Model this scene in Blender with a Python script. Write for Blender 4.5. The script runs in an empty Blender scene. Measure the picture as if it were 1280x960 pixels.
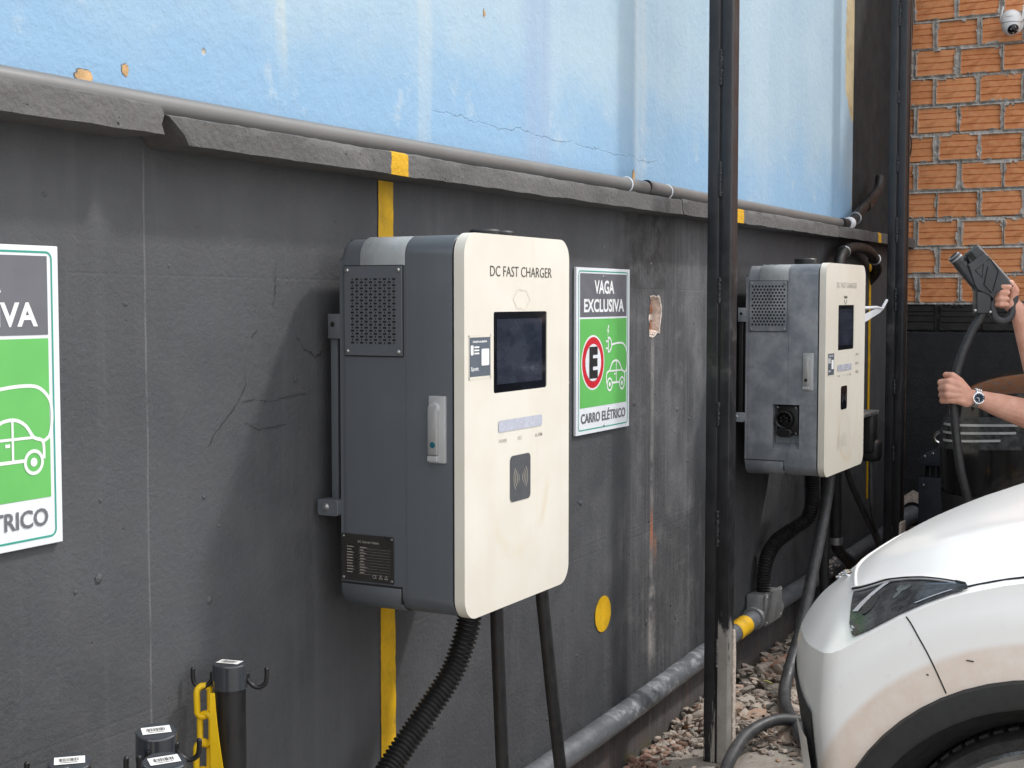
import bpy, bmesh, math, random
from mathutils import Vector, Matrix, noise
R = math.radians
random.seed(7)
SC = bpy.context.scene
COL = SC.collection
# ------------------------------------------------------------------ camera
cam_d = bpy.data.cameras.new("camera"); cam = bpy.data.objects.new("camera", cam_d); COL.objects.link(cam)
cam.location = (0, -1.85, 1.55); cam.rotation_euler = (R(90 - 3.385), 0, R(-62))
cam_d.sensor_width = 36; cam_d.lens = 36 * 1775 / 1280; cam_d.clip_start = .05; cam_d.clip_end = 2000
SC.camera = cam
# ------------------------------------------------------------------ light
SUN_DIR = Vector((-1.0, 1.0, -1.65)).normalized()
sun_d = bpy.data.lights.new("sun", 'SUN'); sun_d.energy = 1.05; sun_d.angle = R(3.8); sun_d.color = (1, .97, .93)
sun = bpy.data.objects.new("sun", sun_d); COL.objects.link(sun)
sun.rotation_euler = SUN_DIR.to_track_quat('-Z', 'Y').to_euler(); sun.location = (4, -4, 8)
W = bpy.data.worlds.new("World"); SC.world = W; W.use_nodes = True
wn = W.node_tree; bg = wn.nodes['Background']
sky = wn.nodes.new('ShaderNodeTexSky'); sky.sky_type = 'NISHITA'; sky.sun_disc = False
sky.sun_elevation = math.asin(-SUN_DIR.z); sky.sun_rotation = math.atan2(-SUN_DIR.x, -SUN_DIR.y)
sky.dust_density = 3.0; sky.ozone_density = .6; sky.air_density = 1.0
hs = wn.nodes.new('ShaderNodeHueSaturation'); hs.inputs['Saturation'].default_value = .22
# high thin cloud veiling the clear sky
tcw = wn.nodes.new('ShaderNodeTexCoord'); cn = wn.nodes.new('ShaderNodeTexNoise'); cn.inputs['Scale'].default_value = 2.2; cn.inputs['Detail'].default_value = 6
cr = wn.nodes.new('ShaderNodeMapRange'); mxw = wn.nodes.new('ShaderNodeMix'); mxw.data_type = 'RGBA'
for i, q in enumerate((.3, .7, .55, .92)): cr.inputs[i + 1].default_value = q
wn.links.new(tcw.outputs['Generated'], cn.inputs['Vector']); wn.links.new(cn.outputs[0], cr.inputs[0]); wn.links.new(cr.outputs[0], mxw.inputs[0])
wn.links.new(sky.outputs[0], hs.inputs['Color']); wn.links.new(hs.outputs[0], mxw.inputs[6]); mxw.inputs[7].default_value = (6.6, 6.65, 6.8, 1)
wn.links.new(mxw.outputs[2], bg.inputs[0]); bg.inputs[1].default_value = .14
SC.view_settings.view_transform = 'Standard'; SC.view_settings.look = 'None'
SC.view_settings.exposure = 0.92; SC.view_settings.gamma = 1; SC.view_settings.use_curve_mapping = False
SC.cycles.max_bounces = 6

# ------------------------------------------------------------------ materials
class N:
    def __init__(s, m): s.t = m.node_tree; s.t.nodes.clear(); s.tc = None
    def new(s, k, **kw):
        n = s.t.nodes.new(k)
        for a, b in kw.items(): setattr(n, a, b)
        return n
    def put(s, sock, v):
        if v is None: return
        if isinstance(v, bpy.types.NodeSocket): s.t.links.new(v, sock)
        elif isinstance(v, (tuple, list)) and len(v) == 3 and sock.type == 'RGBA': sock.default_value = (*v, 1)
        else: sock.default_value = v
    def co(s):
        if not s.tc: s.tc = s.new('ShaderNodeTexCoord').outputs['Object']
        return s.tc
    def xyz(s, v=None):
        n = s.new('ShaderNodeSeparateXYZ'); s.put(n.inputs[0], v or s.co()); return n.outputs
    def map(s, sc=(1, 1, 1), loc=(0, 0, 0), rot=(0, 0, 0)):
        n = s.new('ShaderNodeMapping'); s.put(n.inputs[0], s.co()); n.inputs['Scale'].default_value = sc
        n.inputs['Location'].default_value = loc; n.inputs['Rotation'].default_value = rot; return n.outputs[0]
    def noise(s, scale, detail=4, rough=.55, v=None, col=False):
        n = s.new('ShaderNodeTexNoise'); s.put(n.inputs['Vector'], v or s.co())
        n.inputs['Scale'].default_value = scale; n.inputs['Detail'].default_value = detail; n.inputs['Roughness'].default_value = rough
        return n.outputs['Color' if col else 'Fac']
    def voro(s, scale, feature='F1', v=None, out='Distance', rnd=1):
        n = s.new('ShaderNodeTexVoronoi', feature=feature); s.put(n.inputs['Vector'], v or s.co()); n.inputs['Scale'].default_value = scale
        n.inputs['Randomness'].default_value = rnd
        return n.outputs[out]
    def m(s, op, a, b=None, c=None, clamp=False):
        n = s.new('ShaderNodeMath', operation=op, use_clamp=clamp); s.put(n.inputs[0], a); s.put(n.inputs[1], b); s.put(n.inputs[2], c); return n.outputs[0]
    def ss(s, v, a, b, lo=0., hi=1.):
        n = s.new('ShaderNodeMapRange', interpolation_type='SMOOTHSTEP'); s.put(n.inputs[0], v)
        for i, q in enumerate((a, b, lo, hi)): n.inputs[i + 1].default_value = q
        return n.outputs[0]
    def mix(s, f, a, b, mode='MIX'):
        n = s.new('ShaderNodeMix', data_type='RGBA', blend_type=mode); s.put(n.inputs[0], f); s.put(n.inputs[6], a); s.put(n.inputs[7], b); return n.outputs[2]
    def bump(s, h, strength=.3, dist=.01, prev=None):
        n = s.new('ShaderNodeBump'); n.inputs['Strength'].default_value = strength; n.inputs['Distance'].default_value = dist
        s.put(n.inputs['Height'], h); s.put(n.inputs['Normal'], prev); return n.outputs[0]
    def out(s, color, rough=.6, metal=0., normal=None, **kw):
        b = s.new('ShaderNodeBsdfPrincipled'); s.put(b.inputs['Base Color'], color); s.put(b.inputs['Roughness'], rough); s.put(b.inputs['Metallic'], metal)
        s.put(b.inputs['Normal'], normal)
        for k, v in kw.items(): s.put(b.inputs[k.replace('_', ' ')], v)
        o = s.new('ShaderNodeOutputMaterial'); s.t.links.new(b.outputs[0], o.inputs[0])
def newmat(name):
    m = bpy.data.materials.new(name); m.use_nodes = True; return m, N(m)
def mat(name, col, rough=.5, metal=0., var=.12, vs=14, bump=0., bs=120, dist=.002, rv=.1, dirt=None, **kw):
    m, n = newmat(name)
    f = n.noise(vs, 5, .6)
    a = tuple(c * (1 - var) for c in col); b = tuple(min(1, c * (1 + var)) for c in col)
    c = n.mix(n.ss(f, .3, .7), a, b)
    if dirt: c = n.mix(n.ss(n.noise(vs * 2.3, 6, .7), .5, .75, 0, dirt[1]), c, dirt[0])
    r = n.ss(n.noise(vs * 1.7, 4), .3, .7, max(0, rough - rv), min(1, rough + rv))
    nm = n.bump(n.noise(bs, 3), bump, dist) if bump else None
    n.out(c, r, metal, nm, **kw); return m
def wall_dark():
    m, n = newmat("dark_grey_paint"); o = n.xyz(); x, z = o[0], o[2]
    big = n.noise(1.6, 5, .6); mid = n.noise(9, 6, .65); fine = n.noise(230, 3, .7); lump = n.noise(75, 4, .62)
    streak = n.noise(1, 5, .65, n.map((14, 14, .8))); fs = n.noise(1, 4, .7, n.map((60, 60, 1.3)))
    c = n.mix(n.ss(big, .35, .68), (.055, .0575, .063), (.075, .078, .085))
    c = n.mix(n.ss(mid, .4, .75, 0, .5), c, (.085, .086, .09))
    c = n.mix(n.ss(streak, .5, .72, 0, .45), c, (.097, .1, .108))
    c = n.mix(n.ss(n.noise(1, 5, .65, n.map((7, 7, .6), (3, 0, 2))), .55, .75, 0, .5), c, (.045, .045, .05))
    # chalky worn zone past the second sign
    xw = n.m('ADD', x, n.m('MULTIPLY', n.m('SUBTRACT', big, .5), 1.2)); zone = n.m('MULTIPLY', n.ss(xw, 3.9, 4.6), n.ss(xw, 5.3, 4.8))
    c = n.mix(n.m('MULTIPLY', zone, n.ss(fs, .42, .72, 0, .40)), c, (.19, .19, .195))
    c = n.mix(n.m('MULTIPLY', zone, n.ss(mid, .5, .7, 0, .30)), c, (.24, .24, .24))
    ch = n.m('MULTIPLY', n.m('MULTIPLY', n.ss(xw, 4.45, 4.75), n.ss(x, 5.2, 4.9)), n.ss(n.noise(1, 5, .65, n.map((5, 5, 2))), .40, .66, 0, .6)); c = n.mix(ch, c, (.17, .172, .18))
    so = n.m('MULTIPLY', n.m('MULTIPLY', n.ss(x, 4.1, 4.35), n.ss(x, 4.75, 4.55)), n.m('MULTIPLY', n.ss(z, 1.5, 1.62), n.ss(n.noise(14, 4, .6), .42, .6, 0, .7))); c = n.mix(so, c, (.028, .028, .03))
    scr = n.m('MULTIPLY', zone, n.ss(n.noise(42, 6, .8), .66, .72))
    c = n.mix(n.m('MULTIPLY', scr, .6), c, (.5, .5, .49))
    # run-down streak below the hole, orange rust spot, pale vertical seam
    def vline(x0, w, z0, z1, col, k):
        d = n.m('ABSOLUTE', n.m('SUBTRACT', n.m('ADD', x, n.m('MULTIPLY', n.m('SUBTRACT', n.noise(5, 3), .5), .012)), x0))
        f = n.m('MULTIPLY', n.ss(d, w, w * .3), n.m('MULTIPLY', n.ss(z, z0, z0 + .1), n.ss(z, z1, z1 - .06)))
        return n.mix(n.m('MULTIPLY', f, n.m('MULTIPLY', n.ss(mid, .3, .6), k)), c, col)
    c = vline(2.022, .0035, .5, 1.86, (.19, .195, .2), .48)
    c = vline(4.50, .02, .28, 1.45, (.30, .29, .28), .55)
    c = vline(4.505, .045, .25, .60, (.45, .42, .40), .55)
    c = vline(4.50, .016, .66, .86, (.42, .12, .04), 1.0)
    c = vline(4.53, .024, .62, .76, (.42, .20, .10), .55)
    # scattered chips and scuffs
    sp = n.voro(9); c = n.mix(n.m('MULTIPLY', n.ss(sp, .055, .03), n.ss(mid, .5, .6)), c, (.3, .28, .26))
    # dust and red earth near the ground
    g = n.m('ADD', z, n.m('MULTIPLY', n.m('SUBTRACT', mid, .5), .3))
    c = n.mix(n.ss(g, .2, .03, 0, .4), c, (.13, .11, .10))
    c = n.mix(n.m('MULTIPLY', n.ss(g, .2, .02), n.ss(n.noise(30, 5, .7), .55, .7, 0, .5)), c, (.22, .10, .06))
    ft = n.m('MULTIPLY', n.ss(z, .19, .12), n.ss(n.noise(1, 5, .7, n.map((38, 38, 4))), .50, .66, 0, .5)); c = n.mix(ft, c, n.mix(n.ss(mid, .4, .6), (.24, .22, .20), (.22, .10, .07)))
    c = n.mix(n.m('MULTIPLY', n.ss(n.m('ADD', z, n.m('MULTIPLY', mid, .06)), .085, .05), n.ss(n.noise(11, 4), .4, .6, 0, .6)), c, (.13, .12, .05))
    h = n.m('ADD', n.m('MULTIPLY', fine, .35), n.m('ADD', lump, n.m('MULTIPLY', mid, .9)))
    pits = n.ss(n.voro(26), .09, .03, 0, -1.2); h = n.m('ADD', h, n.m('MULTIPLY', pits, n.ss(mid, .52, .62)))
    # straight trowel lines
    for k, (sl, z0) in enumerate(((.006, .763), (.003, .745), (-.004, 1.605))):
        d = n.m('ABSOLUTE', n.m('SUBTRACT', n.m('SUBTRACT', z, n.m('MULTIPLY', x, sl)), z0)); h = n.m('ADD', h, n.ss(d, .004, .001, 0, -.12))
    n.out(c, n.ss(mid, .3, .7, .6, .85), 0, n.bump(h, .5, .005)); return m
def wall_blue():
    m, n = newmat("pale_blue_paint"); o = n.xyz(); x, z = o[0], o[2]
    big = n.noise(1.2, 5, .6); mid = n.noise(6, 6, .68); fine = n.noise(130, 3, .7); lump = n.noise(42, 4, .6)
    st = n.noise(1, 5, .6, n.map((5, 5, .35))); st2 = n.noise(1, 5, .65, n.map((26, 26, .6)))
    c = n.mix(n.ss(big, .3, .7), (.315, .445, .56), (.385, .515, .605))
    c = n.mix(n.ss(st, .48, .7, 0, .3), c, (.46, .58, .67))
    c = n.mix(n.ss(st2, .56, .75, 0, .2), c, (.33, .45, .60))
    low = n.m('ADD', z, n.m('MULTIPLY', n.m('SUBTRACT', n.noise(2.2, 5, .65), .5), .8))
    c = n.mix(n.ss(low, 2.35, 1.95, 0, .75), c, (.21, .39, .60))
    c = n.mix(n.m('MULTIPLY', n.ss(mid, .56, .68, 0, .5), n.ss(z, 2.25, 1.98)), c, (.52, .58, .60))
    def vband(x0, w, col, k, zlo=0, f0=None):
        d = n.m('ABSOLUTE', n.m('SUBTRACT', n.m('ADD', x, n.m('MULTIPLY', n.m('SUBTRACT', n.noise(4, 3), .5), .05)), x0))
        f = n.m('MULTIPLY', n.ss(d, w, w * .2), n.ss(st2, .3, .6, .35, 1)); f = n.m('MULTIPLY', f, n.ss(z, zlo, zlo + .25))
        return n.mix(n.m('MULTIPLY', f, k), c, col)
    c = vband(2.43, .03, (.62, .63, .54), .6, 1.95); c = vband(3.0, .05, (.55, .60, .58), .4)
    c = vband(3.62, .14, (.30, .39, .55), .55); c = vband(4.35, .07, (.52, .54, .52), .4); c = vband(5.6, .25, (.45, .56, .65), .3)
    # cream undercoat showing along the right end
    e = n.m('ADD', x, n.m('MULTIPLY', n.m('SUBTRACT', n.noise(7, 6, .7), .5), .16)); e = n.m('ADD', e, n.ss(z, 2.35, 2.6, -.07, .085))
    cream = n.ss(e, 6.98, 6.995)
    c = n.mix(cream, c, n.mix(n.ss(mid, .4, .7), (.55, .46, .28), (.40, .33, .2)))
    # hairline crack above the pipe
    cr = n.m('ADD', n.m('SUBTRACT', n.m('SUBTRACT', z, n.m('MULTIPLY', n.m('SUBTRACT', x, 3.2), -.004)), 2.015), n.m('MULTIPLY', n.m('SUBTRACT', n.noise(9, 5, .7), .5), .06))
    crack = n.m('MULTIPLY', n.ss(n.m('ABSOLUTE', cr), .0024, .0006), n.m('MULTIPLY', n.ss(x, 3.0, 3.1), n.ss(x, 4.55, 4.45)))
    c = n.mix(n.m('MULTIPLY', crack, n.ss(mid, .46, .6, 0, .5)), c, (.14, .18, .22))
    chip = n.ss(n.voro(3.2), .035, .02); c = n.mix(n.m('MULTIPLY', chip, .85), c, (.5, .40, .25))
    h = n.m('ADD', n.m('MULTIPLY', fine, .3), n.m('ADD', lump, n.m('MULTIPLY', mid, .6)))
    h = n.m('SUBTRACT', h, n.m('ADD', n.m('MULTIPLY', crack, .8), n.m('ADD', n.m('MULTIPLY', cream, .5), chip)))
    n.out(c, .8, 0, n.bump(h, .55, .005)); return m
def concrete_dark():
    m, n = newmat("grey_painted_concrete"); mid = n.noise(14, 6, .7); big = n.noise(3, 4)
    c = n.mix(n.ss(big, .3, .7), (.080, .078, .077), (.115, .112, .11)); c = n.mix(n.ss(mid, .5, .72, 0, .6), c, (.15, .146, .142))
    c = n.mix(n.ss(n.noise(50, 4, .8), .6, .7, 0, .55), c, (.05, .05, .05))
    pit = n.ss(n.voro(34), .16, .05); pm = n.ss(mid, .5, .6); h = n.m('SUBTRACT', n.m('ADD', n.noise(70, 4), mid), n.m('MULTIPLY', pit, pm))
    c = n.mix(n.m('MULTIPLY', pit, pm), c, (.05, .05, .05))
    o = n.xyz(); xe = n.m('ADD', o[0], n.m('MULTIPLY', n.m('SUBTRACT', n.noise(45, 4, .7), .5), .012)); f = None
    for a, b in ((2.714, 2.786), (5.068, 5.150), (7.24, 7.30)):
        g = n.m('MULTIPLY', n.ss(xe, a - .002, a + .002), n.ss(xe, b + .002, b - .002)); f = g if f is None else n.m('MAXIMUM', f, g)
    f = n.m('MULTIPLY', f, n.ss(o[1], -.085, -.095)); f = n.m('MULTIPLY', f, n.ss(n.noise(60, 5, .75), .30, .40, .5, 1))
    c = n.mix(f, c, n.mix(mid, (.74, .42, .006), (.55, .30, .01)))
    n.out(c, .85, 0, n.bump(h, .7, .006)); return m
def metal_box():
    m, n = newmat("slate_powder_coat"); f = n.noise(1, 4, .6, n.map((60, 60, 2))); g = n.noise(5, 4)
    c = n.mix(n.ss(f, .4, .65, 0, .25), (.092, .103, .117), (.104, .115, .129)); c = n.mix(n.ss(g, .5, .8, 0, .5), c, (.12, .13, .142))
    n.out(c, n.ss(g, .3, .7, .42, .55), 0, n.bump(n.noise(500, 2), .08, .0006)); return m
def metal_box_worn():
    m, n = newmat("slate_powder_coat_dusty"); g = n.noise(7, 5, .65); k = n.noise(22, 5, .7)
    c = n.mix(n.ss(g, .38, .68), (.17, .19, .215), (.30, .32, .345)); c = n.mix(n.ss(k, .58, .72, 0, .5), c, (.12, .13, .15))
    c = n.mix(n.ss(n.voro(11), .035, .02), c, (.3, .13, .05))
    n.out(c, n.ss(g, .3, .7, .4, .65), 0, n.bump(n.noise(400, 2), .1, .0006)); return m
def cream(name, cx, cz):
    m, n = newmat(name); o = n.xyz(); g = n.noise(4, 5, .6); st = n.noise(1, 4, .6, n.map((22, 22, .9)))
    c = n.mix(n.ss(g, .35, .7), (.70, .665, .58), (.745, .715, .64)); c = n.mix(n.ss(st, .52, .72, 0, .22), c, (.66, .59, .47))
    dx = n.m('SUBTRACT', o[0], cx); dz = n.m('MULTIPLY', n.m('SUBTRACT', o[2], cz), .75)
    r = n.m('SQRT', n.m('ADD', n.m('MULTIPLY', dx, dx), n.m('MULTIPLY', dz, dz))); r = n.m('ADD', r, n.m('MULTIPLY', n.m('SUBTRACT', n.noise(9, 4), .5), .03))
    ring = n.m('MULTIPLY', n.ss(n.m('ABSOLUTE', n.m('SUBTRACT', r, .14)), .022, 0), n.ss(n.noise(6, 3), .38, .6, 0, .45))
    c = n.mix(n.m('MULTIPLY', ring, n.ss(o[2], cz + .08, cz - .1)), c, (.66, .54, .38))
    n.out(c, .38, 0, n.bump(g, .03, .004)); return m
def column_black():
    m, n = newmat("black_steel_paint"); o = n.xyz(); g = n.noise(10, 5, .65); v = n.noise(1, 5, .7, n.map((30, 30, 2.5)))
    c = n.mix(n.ss(g, .3, .7), (.012, .013, .016), (.024, .025, .029)); c = n.mix(n.ss(v, .56, .72, 0, .45), c, (.06, .058, .055))
    # worn dusty band at charger height and pale cement splash at the foot
    wz = n.m('MULTIPLY', n.ss(o[2], 1.1, 1.25), n.ss(o[2], 1.75, 1.6)); c = n.mix(n.m('MULTIPLY', wz, n.ss(g, .5, .7, 0, .4)), c, (.14, .13, .12))
    front = n.ss(o[1], -.258, -.264)
    e = n.m('ADD', o[2], n.m('MULTIPLY', n.m('SUBTRACT', n.noise(9, 5, .7, n.map((1, 1, .5))), .5), .5))
    sp = n.m('MAXIMUM', n.m('MULTIPLY', n.ss(e, .46, .40), front), n.m('MULTIPLY', n.ss(e, .45, .3), n.ss(v, .5, .56)))
    sp = n.m('MULTIPLY', sp, n.ss(o[0], 6., 5.))
    c = n.mix(sp, c, n.mix(n.ss(g, .35, .7), (.33, .315, .29), (.48, .46, .43)))
    n.out(c, n.m('ADD', n.ss(g, .3, .7, .32, .5), n.m('MULTIPLY', sp, .35)), 0, n.bump(n.m('ADD', n.noise(60, 4), sp), .2, .003)); return m
def brick_mat():
    m, n = newmat("fired_clay"); oi = n.new('ShaderNodeObjectInfo').outputs['Random']; g = n.noise(30, 5, .65); k = n.noise(1, 4, .6, n.map((1, 12, 60)))
    c = n.mix(oi, (.62, .235, .088), (.75, .325, .14)); c = n.mix(n.ss(g, .35, .7, 0, .7), c, (.80, .38, .18)); c = n.mix(n.ss(k, .5, .7, 0, .5), c, (.45, .16, .06))
    c = n.mix(n.ss(n.noise(14, 6, .75), .60, .74, 0, .55), c, (.42, .37, .32))
    n.out(c, .85, 0, n.bump(n.m('ADD', g, k), .5, .004)); return m
def mortar_mat():
    m, n = newmat("cement_mortar"); g = n.noise(40, 5, .7)
    c = n.mix(n.ss(g, .3, .7), (.37, .355, .33), (.52, .50, .47)); zz = n.m('ADD', n.xyz()[2], n.m('MULTIPLY', n.m('SUBTRACT', g, .5), .02)); c = n.mix(n.ss(zz, 1.532, 1.522), c, (.02, .02, .021)); n.out(c, .95, 0, n.bump(n.noise(120, 4, .7), .8, .006)); return m
def black_plaster():
    m, n = newmat("black_plaster"); g = n.noise(12, 6, .7)
    c = n.mix(n.ss(g, .3, .7), (.011, .012, .014), (.021, .022, .025))
    n.out(c, .75, 0, n.bump(n.m('ADD', n.noise(90, 4), g), .5, .006)); return m
def gravel_mat():
    m, n = newmat("crushed_stone"); r = n.new('ShaderNodeNewGeometry').outputs['Random Per Island']; g = n.noise(60, 4, .7)
    rp = n.new('ShaderNodeValToRGB'); n.put(rp.inputs[0], r); e = rp.color_ramp; e.elements[0].color = (.16, .13, .11, 1); e.elements[1].color = (.52, .47, .41, 1)
    for p, q in ((.25, (.37, .31, .26, 1)), (.5, (.46, .39, .33, 1)), (.72, (.22, .2, .18, 1)), (.9, (.40, .26, .18, 1)), (.96, (.38, .15, .08, 1))): e.elements.new(p).color = q
    c = n.mix(n.ss(g, .35, .7, 0, .5), rp.outputs[0], (.52, .47, .41)); n.out(c, .9, 0, n.bump(g, .4, .004)); return m
def ground_mat():
    m, n = newmat("dusty_concrete"); g = n.noise(9, 7, .7); k = n.noise(70, 5, .75)
    c = n.mix(n.ss(g, .3, .7), (.27, .235, .20), (.40, .37, .33)); c = n.mix(n.ss(k, .55, .7, 0, .7), c, (.14, .115, .095)); c = n.mix(n.ss(n.noise(3, 5), .55, .7, 0, .5), c, (.30, .19, .13))
    n.out(c, .92, 0, n.bump(n.m('ADD', k, g), .7, .01)); return m
def car_white():
    m, n = newmat("white_car_paint"); o = n.xyz(); g = n.noise(16, 6, .7)
    dy = n.m('SUBTRACT', o[1], -1.53); dz = n.m('SUBTRACT', o[2], .35); r = n.m('SQRT', n.m('ADD', n.m('MULTIPLY', dy, dy), n.m('MULTIPLY', dz, dz)))
    mud = n.m('MULTIPLY', n.ss(r, .548, .530), n.ss(n.noise(2, 2), .2, .8, .55, .95)); mud = n.m('MULTIPLY', mud, n.ss(g, .2, .7, .45, .8)); mud = n.m('MULTIPLY', mud, n.ss(o[0], 3.2, 3.0))
    c = n.mix(mud, (.90, .895, .885), (.66, .47, .33)); c = n.mix(n.ss(n.noise(45, 5, .7), .62, .75, 0, .25), c, (.55, .48, .4))
    n.out(c, n.m('ADD', .35, n.m('MULTIPLY', mud, .35)), 0, None, Coat_Weight=.45, Coat_Roughness=.12); return m
def skin_mat():
    m, n = newmat("skin"); g = n.noise(25, 5, .6)
    c = n.mix(n.ss(g, .3, .7), (.52, .25, .17), (.62, .34, .25))
    c = n.mix(n.ss(n.noise(60, 5, .7), .52, .7, 0, .5), c, (.62, .24, .17)); n.out(c, n.ss(g, .3, .7, .42, .6), 0, n.bump(n.m('ADD', n.noise(110, 5, .7), n.noise(34, 3)), .35, .003), Subsurface_Weight=.12, Subsurface_Radius=(.012, .005, .003)); return m
def disp_mat():
    m, n = newmat("display_panel"); g = n.noise(7, 6, .65, n.map((1, 1, 2.2), (0, 0, 0), (0, .5, 0))); k = n.noise(26, 6, .75)
    c = n.mix(n.ss(g, .38, .66), (.014, .018, .030), (.034, .040, .058)); c = n.mix(n.ss(k, .6, .72, 0, .35), c, (.07, .078, .09))  # smudges, their pale tones also standing in for a reflection on the glass
    n.out(c, n.ss(k, .4, .7, .05, .22)); return m
def pipe_mat():
    m, n = newmat("grey_painted_pipe"); x = n.xyz()[0]; g = n.noise(18, 5, .65); sm = n.noise(1, 5, .7, n.map((26, 9, 40), (0, 0, 0), (0, .5, 0)))
    c = n.mix(n.ss(g, .3, .7), (.105, .112, .125), (.135, .142, .155)); zn = n.m('MULTIPLY', n.ss(x, 3.9, 4.2), n.ss(x, 5., 4.8))
    c = n.mix(n.m('MULTIPLY', n.ss(sm, .48, .62, 0, .75), n.m('MULTIPLY_ADD', zn, .8, .2)), c, (.34, .355, .375)); c = n.mix(n.ss(n.noise(55, 5, .75), .6, .72, 0, .5), c, (.07, .07, .075))
    n.out(c, n.ss(g, .3, .7, .33, .55), 0, n.bump(n.noise(70, 4), .2, .002)); return m
def shirt_mat():
    m, n = newmat("navy_shirt"); g = n.noise(9, 5); z = n.xyz()[2]; d = n.m('ABSOLUTE', n.m('SUBTRACT', n.m('ADD', z, n.m('MULTIPLY', n.m('SUBTRACT', g, .5), .01)), 1.292))
    c = n.mix(n.ss(d, .0085, .0075), n.mix(g, (.016, .02, .038), (.03, .036, .06)), (.7, .7, .7)); n.out(c, .85, 0, n.bump(n.noise(14, 5, .6), .6, .03)); return m
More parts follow.
